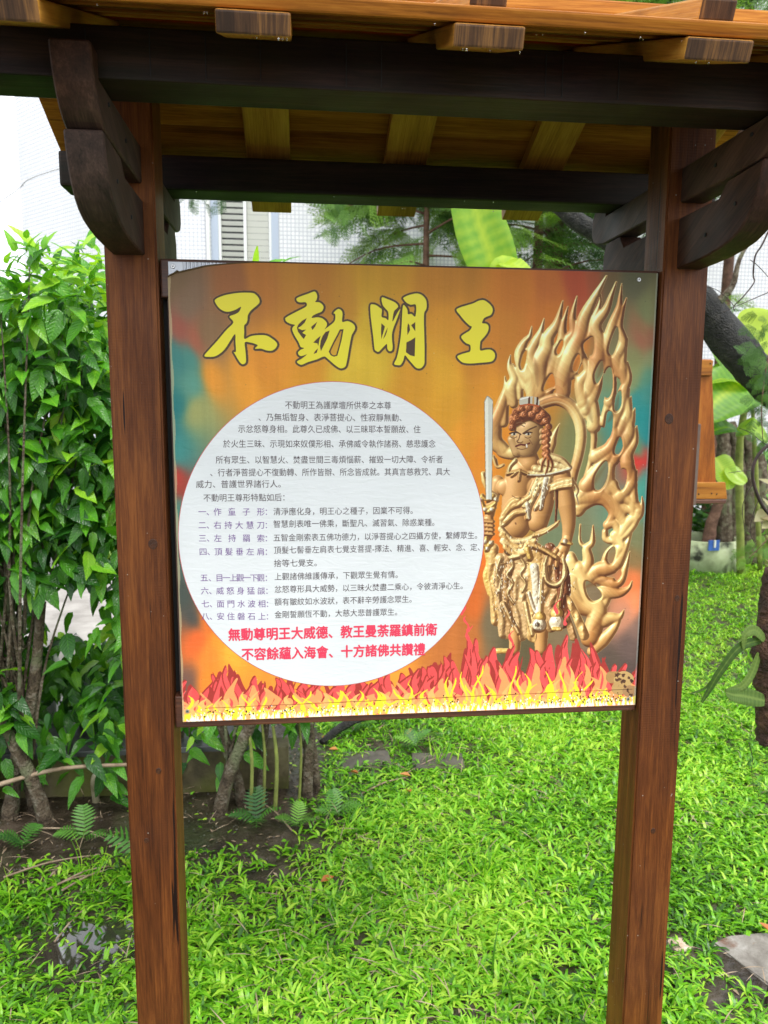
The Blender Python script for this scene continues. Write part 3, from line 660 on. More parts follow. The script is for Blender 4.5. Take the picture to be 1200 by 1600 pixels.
    for hp in ([(775,400),(780,450),(770,500),(745,508),(725,485),(720,440),(750,410)],[(915,340),(925,400),(905,470),(885,505),(868,480),(880,420)],[(810,560),(830,540),(835,600),(815,650),(795,670),(785,620)],[(850,600),(880,580),(890,680),(870,750),(840,745),(835,680)],
     [(860,840),(890,850),(885,950),(860,1000),(830,995),(845,920)],[(910,740),(938,715),(940,790),(920,830),(900,820)],[(845,1130),(862,1150),(855,1230),(820,1290),(785,1285),(790,1210)],[(935,985),(948,1040),(925,1085),(902,1075),(915,1020)],[(945,1175),(972,1190),(965,1260),(940,1295),(922,1240)],
     [(535,615),(552,680),(520,700),(486,710),(500,660)],[(735,1830),(740,1900),(775,1945),(825,1920),(800,1870)],[(900,1630),(905,1670),(885,1725),(862,1710),(868,1660)],[(930,1760),(940,1790),(915,1825),(898,1800)],[(365,500),(385,480),(380,540),(362,590),(350,560)],[(590,420),(600,440),(575,500),(560,480)],[(690,500),(700,540),(680,600),(655,590),(665,540)]):
        sl_, m_ = fill(U(hp), 5)
        if sl_ is not None: Hh[sl_][m_] = -1e3
    hx = Hh[:, 900:]; mk = hx > -500; body = np.where(mk, hx, 0); union = blur(blur(mk.astype(np.float32), 5), 4)[:, :body.shape[1]]   # carved sheet: ridges melt into one another
    for q_ in range(2): body = np.maximum(body * .55, blur(body, 3)[:, :body.shape[1]])
    Hh[:, 900:] = np.where(mk, body * 1.05 + union * 13, -1e3)
    tone = np.clip(.5 + .5 * np.sin(gx / 47. + 1.3 * np.sin(gy / 61.)) * np.sin(gy / 71. + gx / 90.), 0, 1); ID = np.minimum(7, (tone * 8).astype(np.int32))
    ramp_ = np.linspace(0, 1, 8)[:, None]; sculpt(Hh, ID, np.array([[184, 124, 66]]) * (1 - ramp_) + np.array([[240, 202, 128]]) * ramp_, 900, amb=.06, spec=1.4, bl=1)
    for off, cc, aa in ((-15, (248, 226, 172), .5), (0, (214, 168, 100), .25), (14, (120, 76, 40), .5), (30, (244, 222, 168), .4)):      # mouldings of the ring behind the head
        ring(off, cc, aa)
    # darker carved hollows along the flame bodies
    hol = [[(700,1340),(770,1260),(850,1150)],[(820,1330),(870,1230),(895,1150)],[(730,720),(745,820),(770,900)],[(800,640),(830,560),(835,470)],[(600,690),(640,620),(690,520)],[(450,690),(445,600),(430,520)],[(900,1040),(940,960),(965,870)],[(860,900),(905,830),(925,740)],[(720,1870),(790,1840),(860,1820)],[(770,2120),(820,2060),(870,1980)],[(650,1900),(700,2010),(760,2040)],[(480,620),(520,520),(560,440)]]
    for hp in hol:
        q = catmull(U(hp), 12)
        for (cx, cy), r in zip(q, 9 * np.sin(np.linspace(.15, 3, len(q)))):
            r = max(2., r); x0, x1, y0, y1 = int(cx - 3 * r), int(cx + 3 * r), int(cy - 3 * r), int(cy + 3 * r)
            g = np.exp(-((gx[y0:y1, x0:x1] - cx) ** 2 + (gy[y0:y1, x0:x1] - cy) ** 2) / (r * r))[..., None] * .16
            v = img[y0:y1, x0:x1]; v[:] = v * (1 - g) + np.array([112, 62, 30]) * g
    # --- figure
    pal = np.array([[196,148,92],[176,108,62],[226,198,146],[208,168,108],[168,130,84],[124,72,42],[224,216,198],[214,176,98],[190,158,112],[182,146,98]], float)
    SK, HR, CR, TN, BR, DK, WH, GD, ST, FC = range(10)
    Hh = np.full((TH, TW), -1e3, np.float32); ID = np.zeros((TH, TW), np.int32)
    def st(pts, a, b_, idv, lift=0., mid=None, sq=1.): stamp(Hh, ID, U(pts), a * K, b_ * K, idv, lift, None if mid is None else mid * K, sq)
    st([(160,1520),(150,1600),(170,1720),(150,1800),(175,1900)],28,24,GD,-6); st([(190,1640),(185,1760),(200,1900),(210,2060)],36,40,TN,-4); st([(230,1700),(215,1840),(235,2000),(250,2140)],38,34,ST,0)
    st([(300,1680),(270,1850),(275,2120)],62,60,BR,2,sq=.42); st([(360,1690),(355,1900),(350,2135)],60,58,ST,6,sq=.42); st([(430,1660),(440,1850),(435,2140)],64,60,TN,8,sq=.42); st([(500,1690),(520,1900),(530,2080)],60,60,BR,4,sq=.42)
    st([(560,1680),(590,1900),(600,2070)],40,46,DK,-2); st([(590,1880),(660,2000),(725,2150)],22,34,TN,3); st([(560,1900),(620,2040),(660,2160)],20,26,BR,4); st([(520,1640),(600,1760),(620,1900)],40,30,DK,0)
    st([(320,2120),(315,2230)],44,38,SK,2); st([(470,2130),(470,2230)],48,42,SK,2); st([(215,2240),(280,2240)],20,18,GD,0)
    for z in ([(285,1690),(306,1740),(272,1790),(306,1840),(276,1900),(312,1960)],[(350,1690),(376,1740),(350,1790),(380,1840),(362,1890)],[(232,1700),(212,1770),(240,1830),(222,1890)]): st(z, 8, 6, CR, 30, sq=.8)
    st([(430,1750),(440,1860),(438,1990)],30,22,WH,24,sq=.7); st([(400,1900),(440,2010),(480,1930)],12,10,WH,34)
    st([(250,1960),(300,2060),(340,2130)],14,12,ST,36); st([(380,1960),(400,2060),(420,2140)],14,12,CR,36)
    # torso and arms
    st([(350,1200),(330,1290),(320,1400)],96,92,SK,10,sq=.8); st([(455,1210),(480,1350),(450,1480)],82,72,SK,6,sq=.8); st([(325,1440),(325,1500)],92,94,SK,6,sq=.8)
    st([(330,1262),(262,1280)],58,56,SK,22,sq=.5); st([(400,1268),(450,1285)],54,54,SK,26,sq=.5)
    st([(215,1250),(190,1330),(168,1440)],44,32,SK,0); st([(590,1210),(618,1370),(632,1490),(622,1590)],60,34,SK,14,mid=60)
    st([(622,1585),(600,1640),(585,1660)],36,46,SK,20); 
    for f in ([(560,1650),(535,1690),(525,1730)],[(585,1670),(565,1710),(560,1740)],[(605,1680),(595,1715)]): st(f, 17, 13, SK, 44)
    st([(595,1600),(650,1612)],10,10,GD,58); st([(610,1595),(612,1600)],15,15,WH,60)
    for y in range(0, 5): st([(530,1262 + y * 9),(590,1240 + y * 10),(655,1225 + y * 12)],8,8,CR if y % 2 else TN,66 + y)
    st([(655,1240),(685,1290),(680,1320)],12,8,CR,50); st([(675,1320),(690,1380)],6,4,WH,40)
    for y in range(3): st([(168,1300 + y * 14),(215,1330 + y * 14)],9,9,CR,40)
    # cloth over chest, sash, belly drapes
    for q, a in (([(500,1190),(450,1290),(400,1400),(395,1455)],22),([(470,1200),(420,1300),(370,1390)],18),([(530,1190),(500,1290),(440,1400)],18)): st(q, a, a * .7, CR, 62, sq=.8)
    st([(500,1230),(480,1330),(470,1400)],18,10,WH,66); st([(390,1380),(400,1460)],16,8,WH,76)
    for q in ([(240,1465),(290,1400),(350,1370),(410,1330)],[(262,1480),(320,1430),(390,1420)],[(250,1440),(300,1370),(340,1350)]): st(q, 20, 16, TN, 64, sq=.8)
    st([(245,1440),(235,1500),(262,1490)],14,10,CR,64); st([(560,1250),(560,1380),(555,1500)],10,8,DK,58)
    for k, q in enumerate(([(235,1525),(300,1590),(380,1590),(480,1545),(560,1500)],[(240,1560),(300,1625),(375,1625),(440,1590)],[(245,1595),(310,1655),(370,1650),(420,1610)],[(262,1630),(320,1675),(380,1660)])): st(q, 21, 16, (CR, TN, CR, TN)[k], 60 + 5 * k, sq=.8)
    st([(430,1560),(500,1540),(575,1480)],14,10,TN,84); st([(400,1610),(480,1640),(560,1690)],18,14,TN,70); st([(390,1640),(405,1690)],20,18,GD,88); st([(300,1690),(345,1680)],14,12,CR,84)
    # shoulders, neck, head
    st([(385,1090),(400,1140)],66,72,SK,14); 
    for q, a in (([(520,1100),(590,1120),(640,1165)],26),([(480,1130),(560,1150),(635,1175)],24),([(440,1170),(520,1180),(600,1180)],22),([(400,1200),(470,1195),(530,1190)],14)): st(q, a, a * .6, CR, 70, sq=.8)
    st([(395,1208),(520,1202),(648,1168)],5,5,WH,100); st([(320,1120),(292,1150),(280,1185)],12,8,CR,64)
    st([(275,1198),(325,1186),(348,1180)],7,7,TN,96); st([(345,1180),(395,1200)],7,7,TN,96); st([(348,1180),(342,1235)],8,6,TN,98); st([(330,1190),(300,1212)],6,4,TN,98)
    st([(400,940),(395,1010),(385,1050)],92,74,FC,30,mid=94,sq=.75)
    st([(300,1000),(330,1070)],30,36,FC,40,sq=.7)
    hs_ = [(302,895),(330,868),(372,852),(418,852),(462,868),(498,892),(515,925),(320,838),(355,818),(400,812),(445,824),(485,850),(300,930),(512,965)]
    st([(320,880),(400,830),(490,880)],44,44,HR,60,mid=60,sq=.6)
    for cx, cy in hs_: st([(cx, cy), (cx + 1, cy)], 24, 24, HR, 96, sq=.7)
    for i in range(9): st([(488 + (i % 2) * 22, 950 + i * 17), (500, 958 + i * 17)], 19, 17, HR, 96)
    for q in ([(505,1090),(480,1130),(470,1180)],[(508,1095),(510,1150),(495,1200)],[(512,1095),(535,1140),(525,1180)]): st(q, 10, 4, HR, 104)
    # hand and sword hilt
    st([(160,1470),(160,1560)],36,32,SK,20)
    for k in range(4): st([(135,1478 + k * 24),(190,1482 + k * 24)],13,12,SK,60)
    for q in ([(110,1370),(150,1400),(205,1370)],[(125,1330),(155,1350),(190,1330)],[(115,1340),(150,1420),(200,1400)],[(130,1600),(155,1625),(185,1600)],[(150,1580),(150,1630)]): st(q, 15, 12, GD, 64)
    for c in ((112,1352),(206,1350),(140,1410),(180,1410),(140,1600),(175,1605),(155,1640)): st([c, (c[0] + 1, c[1])], 13, 13, WH, 70)
    # rope and bells
    st([(505,1690),(480,1800),(468,2020)],9,8,CR,92); st([(602,1700),(612,1790),(565,1850),(505,1825),(492,1730)],13,13,CR,96); st([(605,1730),(590,1890),(575,1950)],9,8,CR,92)
    st([(575,1955),(576,1975)],12,12,GD,92); st([(565,2010),(562,2020)],30,42,GD,92); st([(560,2070),(562,2080)],50,48,WH,92); st([(545,2110),(585,2112)],16,14,GD,120)
    st([(460,2032),(465,2040)],26,34,GD,92); st([(455,2085),(462,2086)],42,42,WH,92)
    nz0 = rs.normal(0, 1, (TH, TW)).astype(np.float32); nz1 = blur(nz0, 2)[:TH, :TW] * 3.2 + blur(nz0, 5)[:TH, :TW] * 9
    Hh += np.where((Hh > -500) & ~np.isin(ID, (SK, FC)), nz1 * .42, 0)
    hx = Hh[:, 900:]; mk = hx > -500; body = np.where(mk, hx, 0); Hh[:, 900:] = np.where(mk, .45 * body + .55 * blur(blur(body, 3), 2)[:, :body.shape[1]], -1e3)
    fold = 3.4 * np.sin(gx / 4.6 + 2.4 * np.sin(gy / 41. + gx / 60.) + .5 * np.sin(gy / 13.)) + 1.6 * np.sin(gx / 11. + gy / 19.); lo_ = TP([(800, 880)])[0][1]; Hh += np.where((Hh > -500) & np.isin(ID, (TN, BR, DK, ST)) & (gy < lo_), fold, 0)
    sculpt(Hh, ID, pal * np.array([.97, .92, .84]), 900, amb=.12, spec=1.1, bl=1, rim=(216, 184, 130))
    # flat marks on the face and details
    D_ = (62, 36, 26)
    def line(pts, w, col, a=1.):
        q = catmull(U(pts), 8) if len(pts) > 2 else U(pts); n = max(2, int(np.hypot(*np.diff(q, axis=0).T).sum() / 1.)); tt = np.linspace(0, len(q) - 1, n)
        for u in tt:
            i = min(int(u), len(q) - 2); c = q[i] + (q[i + 1] - q[i]) * (u - i); r = w * K
            x0, x1, y0, y1 = int(c[0] - r - 1), int(c[0] + r + 2), int(c[1] - r - 1), int(c[1] + r + 2)
            m = ((gx[y0:y1, x0:x1] - c[0]) ** 2 + (gy[y0:y1, x0:x1] - c[1]) ** 2) < r * r
            v = img[y0:y1, x0:x1]; v[m] = v[m] * (1 - a) + np.array(col, float) * a
    for cx, cy in hs_:
        th = np.linspace(0, 9, 22); line([(cx + (17 - 1.7 * t_) * math.cos(t_), cy + (17 - 1.7 * t_) * math.sin(t_)) for t_ in th], 2.4, (98, 42, 20), .7)
    line([(300,940),(325,955),(350,970)], 4.5, (96, 62, 40)); line([(365,964),(400,942),(440,924)], 5, (96, 62, 40)); line([(330,925),(350,915),(372,925)], 3, (120, 84, 56), .7); line([(325,905),(350,898),(378,908)], 3, (120, 84, 56), .6)
    for cx in (308, 392): 
        line([(cx - 9, 969), (cx + 10, 967)], 7.5, (214, 204, 184)); line([(cx + 3, 968), (cx + 5, 968)], 6.5, (40, 22, 18)); line([(cx - 22, 966), (cx, 958), (cx + 24, 960)], 4.5, (74, 46, 32)); line([(cx - 18, 985), (cx, 992), (cx + 20, 984)], 2.5, (96, 60, 38), .8)
    line([(345,975),(338,1000),(328,1012),(345,1020),(362,1014)], 3.5, (108, 70, 44), .8); line([(348,1000),(350,1008)], 9, (212, 172, 120), .7)
    line([(322,1040),(350,1030),(375,1032),(402,1022)], 5.5, (96, 36, 28)); line([(330,1052),(360,1058),(390,1048)], 3, (120, 80, 52), .7); line([(384,1030),(386,1044)], 4.5, (232, 222, 206)); line([(400,1000),(420,1030)], 3, (120, 80, 52), .6)
    line([(330,1085),(370,1098),(420,1080)], 3, (128, 88, 56), .6)
    flat(U([(345,760),(385,748),(440,752),(460,775),(452,802),(400,792),(348,800)]), (196, 188, 170)); 
    for i, q in enumerate((400, 425, 448)): line([(q, 756), (q - 2, 796)], 6, ((88, 44, 24), (196, 150, 90), (70, 34, 20))[i])
    line([(350,764),(395,752)], 4, (236, 230, 220)); line([(345,803),(400,795),(455,805)], 5, (176, 84, 44))
    line([(448,2086),(450,2087)], 17, (120, 96, 70)); line([(448,2086),(450,2087)], 9, (70, 50, 40)); 
    for k in range(46):
        a = rs.uniform(0, 1); cx = rs.choice([438, 300, 220, 655, 470]) + rs.uniform(-18, 22); cy = 1740 + a * 380
        line([(cx, cy), (cx + rs.uniform(-8, 8), cy + rs.uniform(4, 14))], 2.4, (240, 234, 216) if rs.rand() < .6 else (84, 56, 40), .65)
    line([(300,1330),(330,1345),(370,1338)], 2.5, (130, 86, 50), .6); line([(320,1490),(322,1496)], 5, (120, 76, 44), .8)
    for k in range(420):      # silver glints and dark pits of the worn gilding
        zone = rs.randint(4); cx, cy = [(rs.uniform(240, 660), rs.uniform(1700, 2110)), (rs.uniform(380, 520), rs.uniform(1210, 1470)), (rs.uniform(250, 560), rs.uniform(1520, 1670)), (rs.uniform(190, 300), rs.uniform(1700, 2000))][zone]
        if ID[int(U([(cx, cy)])[0][1]), int(U([(cx, cy)])[0][0])] in (SK, FC): continue
        a_ = rs.uniform(1.1, 2.0); L_ = rs.uniform(3, 13); line([(cx, cy), (cx + L_ * math.cos(a_), cy + L_ * math.sin(a_))], rs.uniform(1.6, 3.2), (246, 240, 222) if rs.rand() < .55 else (78, 46, 28), .6)
    # sword
    flat(U([(137,782),(155,747),(186,772),(188,800),(180,1352),(146,1352)]), (204, 203, 192), 0); flat(U([(137,782),(155,747),(160,790),(160,1352),(146,1352)]), (228, 227, 214), 0)
    line([(137,782),(155,747),(186,772)], 2.5, (150, 144, 130)); line([(137,782),(146,1352)], 2, (150, 120, 80)); line([(187,790),(180,1352)], 2, (140, 120, 92))
    # --- flames along the foot of the print (flat graphic)
    ex = [285,305,330,350,375,400,450,520,600,640,680,705,735,752,770,800,815,830,850,880,905,925,940,955,975,992]; ey = [1082,1078,1062,1022,1032,1042,1080,1092,1064,1034,1028,1010,984,1002,1012,998,1018,1004,1012,978,988,1000,1010,1062,1085,1092]
    def sc_line(y, x): return y + (1106 - (1128 - (x - 286) * (27 / 705.)))   # base follows the sheet's lower edge
    def tongue(x, y0, y1, r, col, wob, ph):
        hh = y0 - y1; n = 7; pts = []
        for k in range(n): 
            t_ = k / (n - 1); pts.append((x + wob * math.sin(ph + t_ * 4.6) * (.25 + t_), y0 - hh * t_))
        q = catmull(TP(pts), 10); T_ = np.linspace(0, 1, len(q))
        for (cx, cy), t_ in zip(q, T_):
            rr = max(1.3, 1.7 * r * (1 - t_) ** .5 * (1 + .35 * math.sin(ph * 2 + t_ * 7))); x0, x1, y0_, y1_ = int(max(0, cx - rr - 1)), int(min(TW, cx + rr + 2)), int(max(0, cy - rr - 1)), int(min(TH, cy + rr + 2))
            if x1 <= x0 or y1_ <= y0_: continue
            m = ((gx[y0_:y1_, x0:x1] - cx) ** 2 + (gy[y0_:y1_, x0:x1] - cy) ** 2) < rr * rr; img[y0_:y1_, x0:x1][m] = col
    def row(step, dy0, dy1, r0, r1, col, wob, prob=1., base=1124):
        x = 285.
        while x < 993:
            if rs.rand() < prob:
                e = np.interp(x, ex, ey); b0 = base - (x - 286) * (27 / 705.); e = min(e, b0 - 62); tip = min(e + rs.uniform(dy0, dy1) * (b0 - e) / 100., b0 - 8)
                rr_ = rs.uniform(r0, r1); wb = rs.uniform(.4, 1) * wob * rs.choice([-1, 1]); ph = rs.uniform(0, 6)
                if col[2] > 80 and col[1] < 100 and r1 > 6: tongue(x - 1.4, b0, tip - 2, rr_ + 1.6, (166, 56, 50), wb, ph)
                tongue(x, b0, tip, rr_, col, wb, ph)
            x += step * rs.uniform(.7, 1.3)
    DKR = (166, 56, 50)
    row(16, 4, 26, 12, 16, (168, 58, 52), 6, .8); row(12, 0, 34, 9, 15, (236, 84, 84), 11, .95); row(21, 12, 40, 4, 8, (166, 56, 50), 11, .6); row(19, 16, 44, 5, 9, (238, 90, 88), 12, .8)
    row(24, 26, 50, 4, 7, (240, 88, 86), 10, .6); row(13, 32, 74, 8, 13, (250, 158, 98), 10); row(17, 40, 80, 3, 5, (236, 84, 84), 6, .5); row(20, 60, 95, 2, 3.4, (166, 56, 50), 4, .4)
    row(18, 48, 92, 5, 8, (250, 182, 108), 9); row(8, 40, 96, 2.6, 5.5, (252, 224, 56), 10); row(15, 62, 110, 2.4, 5, (250, 178, 106), 8); row(12, 74, 110, 2.5, 4.5, (250, 226, 62), 4); row(20, 82, 112, 1.5, 2.6, (252, 246, 170), 3)
    for (x, y) in ((732,1000),(722,960),(730,985),(800,1008),(870,958),(884,975)): tongue(x, y, y - 22, 3, (236, 84, 84), 5, x)
    # rock at the right foot
    for (cx, cy, r, c) in ((958,1058,13,(176,134,84)),(975,1062,16,(196,160,104)),(968,1075,14,(188,150,96)),(984,1080,12,(170,130,90))):
        flat(TP([(cx + r * math.cos(a) * rs.uniform(.85, 1.1), cy + r * .8 * math.sin(a) * rs.uniform(.85, 1.1)) for a in np.linspace(0, 6.28, 9)[:-1]]), c)
    for k in range(16): 
        cx, cy = rs.uniform(962, 992), rs.uniform(1052, 1092); flat(TP([(cx + rs.uniform(1, 4) * math.cos(a), cy + rs.uniform(1, 4) * math.sin(a)) for a in np.linspace(0, 6.28, 7)[:-1]]), (70, 42, 34), 4, .8)
    # --- dark outline of the four title characters
    for (ox, oy, sc_, outs, holes) in TITLE:
        for pl in outs:
            q = catmull(TP([(ox + a / sc_, oy + b_ / sc_) for a, b_ in pl]), 3, True); q = np.vstack([q, q[:1]])
            for R2, C2, A2 in ((7.6, (178, 140, 98), .45), (6.0, (84, 66, 48), 1.)):
                buf = np.zeros((TH, TW), bool)
                for i in range(len(q) - 1):
                    n = max(1, int(np.hypot(*(q[i + 1] - q[i])) / 1.5))
                    for t_ in range(n):
                        c = q[i] + (q[i + 1] - q[i]) * t_ / n; x0, x1, y0, y1 = int(c[0] - R2 - 1), int(c[0] + R2 + 2), int(c[1] - R2 - 1), int(c[1] + R2 + 2)
                        buf[y0:y1, x0:x1] |= ((gx[y0:y1, x0:x1] - c[0]) ** 2 + (gy[y0:y1, x0:x1] - c[1]) ** 2) < R2 * R2
                img[buf] = img[buf] * (1 - A2) + np.array(C2) * A2
        for pl in holes:     # the dark line also runs inside the counters
            q = TP([(ox + a / sc_, oy + b_ / sc_) for a, b_ in pl]); sl, m = fill(q); 
            if sl is None: continue
            v = img[sl]; area = m.sum(); er = m.astype(np.float32); er = blur(er, 5)[:m.shape[0], :m.shape[1]]
            core = m & (er > .93)
            keep = v[core].copy(); v[m] = (84, 66, 48); v[core] = keep if area > 1500 else v[core]
    # --- ageing: creases, mould, paint loss along the foot, specks
    for k in range(560):
        x = rs.choice([330, 390, 460, 530, 620, 700, 790, 860, 910, 945, 965]) + rs.normal(0, 22)
        if not 292 < x < 988: continue
        b0 = 1124 - (x - 286) * (27 / 705.); dens = abs(rs.normal(0, 7)); y = b0 - 2 - dens
        (tx, ty), = TP([(x, y)]); r = rs.uniform(.8, 2.6); c = (60, 44, 26) if rs.rand() < .52 else (238, 236, 228)
        if rs.rand() < .35 and x < 700 and c[0] < 100: continue
        x0, x1, y0, y1 = int(max(0, tx - 3)), int(tx + 4), int(max(0, ty - 3)), int(ty + 4)
        m = ((gx[y0:y1, x0:x1] - tx) ** 2 + ((gy[y0:y1, x0:x1] - ty) * .8) ** 2) < r * r; img[y0:y1, x0:x1][m] = c
    for k in range(260):
        x = rs.uniform(288, 988); b0 = 1125 - (x - 286) * (27 / 705.)
        q = TP([(x, b0 + 3), (x + rs.uniform(2, 6), b0 + 3), (x + rs.uniform(0, 5), b0 - rs.uniform(2, 9))]); flat(q, (242, 240, 232), 0, .9)
    (ax, ay), (bx, by) = TP([(320, 1107), (988, 1077)]); yl = ay + (by - ay) * (gx - ax) / (bx - ax); m = (np.abs(gy - yl) < 1.1) & (gx > ax) & (gx < bx); img[m] *= .55
    edge = TP([(262, 500), (266, 700), (280, 1050)]); 
    m = (gx < 5 + 2 * np.sin(gy / 23.)) ; img[m] = img[m] * .35 + np.array([196, 178, 140]) * .65 
    m = (gx > TW - 6); img[m] = img[m] * .5 + np.array([170, 176, 170]) * .5
    for k in range(240):
        tx, ty = rs.uniform(6, TW - 6), rs.uniform(6, TH - 6); r = rs.uniform(.6, 1.6); x0, x1, y0, y1 = int(tx - 2), int(tx + 3), int(ty - 2), int(ty + 3)
        m = ((gx[y0:y1, x0:x1] - tx) ** 2 + (gy[y0:y1, x0:x1] - ty) ** 2) < r * r; v = img[y0:y1, x0:x1]; v[m] = v[m] * .6 + (20 if rs.rand() < .6 else 90)
    img *= (1 + rs.normal(0, .018, (TH, TW, 1)))
    c = np.clip(img / 255, 0, 1).astype(np.float32); out = np.ones((TH, TW, 4), np.float32); out[..., :3] = c
    im = bpy.data.images.new('printed_sheet', TW, TH); im.pixels.foreach_set(out.ravel()); im.update(); im.pack()
    return im

TITLE = [
 (300, 440, 7.5, [[(270,215),(340,175),(430,150),(560,132),(700,132),(750,155),(785,200),(790,245),(760,280),(690,340),(655,395),(650,450),(635,490),(612,515),(612,590),(615,672),(690,640),(780,628),(870,632),(940,670),(990,715),(997,750),(970,790),(930,810),(870,805),(810,785),(740,785),(770,748),(740,730),(690,715),(620,712),(625,800),(632,880),(630,945),(600,968),(570,955),(535,905),(510,860),(490,825),(515,820),(510,700),(505,615),(450,690),(400,770),(340,835),(270,875),(200,882),(145,870),(200,800),(300,690),(400,570),(485,480),(440,412),(500,385),(550,355),(575,295),(520,325),(450,350),(390,350),(330,320),(285,265)]], []),
 (435, 440, 9.23, [[(262,245),(330,210),(430,175),(515,145),(548,170),(560,220),(545,270),(530,295),(590,300),(640,340),(650,380),(625,430),(560,460),(500,490),(480,525),(560,515),(630,530),(680,570),(700,610),(690,650),(665,690),(720,650),(780,605),(815,560),(822,500),(815,465),(795,455),(830,415),(870,395),(910,420),(925,470),(920,580),(990,570),(1050,590),(1095,630),(1105,680),(1075,740),(1055,780),(1030,900),(1005,1050),(985,1160),(965,1225),(915,1250),(870,1240),(800,1190),(720,1120),(660,1080),(560,1120),(430,1160),(350,1195),(310,1195),(268,1155),(340,1110),(410,1050),(330,1075),(290,1050),(285,1020),(320,985),(370,960),(320,940),(290,870),(230,770),(200,690),(215,650),(240,625),(180,610),(120,580),(100,545),(115,515),(250,440),(400,360),(395,300),(320,300),(275,285)]],
  [[(410,525),(340,565),(285,620),(265,665),(280,720),(330,790),(365,830),(400,770),(345,740),(400,690),(340,700),(280,670),(330,640),(380,590)],[(560,580),(510,620),(470,655),(490,700),(530,650)],[(740,705),(680,725),(640,780),(610,850),(598,930),(612,1005),(650,930),(700,830)],[(940,685),(885,690),(850,760),(780,890),(725,1010),(750,1060),(800,1085),(850,1070),(870,1000),(910,850)],[(610,780),(560,820),(500,880),(560,890),(575,930),(590,850)],[(570,960),(530,1000),(505,1045),(555,1025)]]),
 (565, 445, 10.435, [[(145,335),(190,320),(240,335),(290,370),(330,410),(325,520),(390,545),(435,575),(435,450),(390,390),(345,330),(325,240),(340,205),(400,225),(490,260),(560,300),(595,350),(570,390),(530,430),(510,520),(505,600),(560,500),(600,430),(630,395),(600,490),(560,600),(520,700),(495,800),(495,900),(505,1000),(495,1070),(450,1080),(420,1040),(410,965),(350,1020),(280,1090),(240,1080),(210,1040),(190,850),(165,650),(145,470)],
  [(680,215),(740,180),(840,150),(920,145),(990,175),(1045,240),(1060,310),(1055,390),(1020,460),(1015,600),(1020,800),(1025,1000),(1025,1200),(1020,1290),(980,1350),(930,1365),(880,1345),(820,1280),(760,1210),(705,1150),(680,1230),(640,1300),(590,1310),(530,1290),(570,1200),(600,1080),(630,900),(650,700),(660,500),(675,340),(710,350),(745,410),(755,480),(810,475),(875,515),(885,330),(800,325),(730,290),(690,240)]],
  [[(320,625),(380,680),(350,790),(320,890),(315,760)],[(425,690),(380,790),(350,885),(385,840),(415,760)],[(755,625),(780,660),(790,740),(745,825),(742,700)],[(875,605),(805,660),(875,760)],[(875,855),(800,905),(730,940),(722,1100),(790,1150),(865,1170)]]),
 (700, 455, 11.852, [[(155,345),(240,295),(340,265),(470,225),(560,180),(640,165),(700,185),(770,240),(815,300),(825,370),(790,440),(710,475),(660,510),(630,590),(700,600),(745,640),(745,720),(700,810),(610,915),(595,960),(595,1095),(700,1085),(790,1085),(850,1130),(870,1190),(850,1260),(790,1305),(600,1325),(430,1338),(310,1330),(240,1300),(170,1215),(240,1170),(340,1140),(410,1110),(410,1000),(340,965),(280,910),(245,840),(320,780),(400,730),(440,660),(400,635),(310,550),(220,440)]], [])]

PIMG = paint_print()
def printmat():
    m, t, b, out = newmat('printed_sheet'); uv = N(t, 'ShaderNodeUVMap'); im = N(t, 'ShaderNodeTexImage'); im.image = PIMG; im.extension = 'EXTEND'
    t.links.new(uv.outputs[0], im.inputs[0]); mm = mixc(t, im.outputs[0], (.95, .95, .92), 1., 'MULTIPLY'); t.links.new(mm, b.inputs['Base Color']); b.inputs['Roughness'].default_value = .5; b.inputs['Specular IOR Level'].default_value = .28
    tc = N(t, 'ShaderNodeTexCoord'); mp = N(t, 'ShaderNodeMapping'); mp.inputs['Scale'].default_value = (1, 1, 2.5); t.links.new(tc.outputs['Object'], mp.inputs[0])
    n = N(t, 'ShaderNodeTexNoise', i_Scale=22., i_Detail=4., i_Distortion=1.); t.links.new(mp.outputs[0], n.inputs[0]); bump(t, b, n.outputs[0], .3, .003)
    return m
PRINT = printmat()
PY = .012
PO = Vector(((BX0 + BX1) / 2, PY, (BZ0 + BZ1) / 2))
def sheet(name, pts, y, mat, parent, uv=False, hole=None):
    """flat polygon in the sheet's plane, pts in world x,z"""
    cx = sum(p[0] for p in pts) / len(pts); cz = sum(p[1] for p in pts) / len(pts)
    cu = bpy.data.curves.new(name, 'CURVE'); cu.dimensions = '2D'; cu.fill_mode = 'BOTH'
    for poly in [pts] + (hole or []):
        s = cu.splines.new('POLY'); s.points.add(len(poly) - 1)
        for i, p in enumerate(poly): s.points[i].co = (p[0] - cx, p[1] - cz, 0, 1)
        s.use_cyclic_u = True
    o = bpy.data.objects.new('tmp', cu); me = bpy.data.meshes.new_from_object(o); bpy.data.objects.remove(o); bpy.data.curves.remove(cu)
    me.name = name; me.transform(Matrix.Rotation(R_(90), 4, 'X')); me.materials.clear(); me.materials.append(mat)
    if uv:
        while me.uv_layers: me.uv_layers.remove(me.uv_layers[0])
        ul = me.uv_layers.new(name='UVMap')
        for l in me.loops: v = me.vertices[l.vertex_index].co; ul.data[l.index].uv = ((v.x + cx - BX0) / (BX1 - BX0), (v.z + cz - BZ0) / (BZ1 - BZ0))
    return link(name, me, parent, (cx, y, cz))
def HP(pts): 
    p = np.asarray(pts, float); x, z = H(p[:, 0], p[:, 1]); return list(zip(x.tolist(), z.tolist()))
top = HP([(262,434),(266,431),(272,429),(277,425),(281,427),(283,426),(300,422),(320,417),(340,414.5),(370,412),(400,410.5),(430,411)])
outline = [(BX0 + .0005, BZ0), (BX1, BZ0), (BX1, BZ1)] + top[::-1]
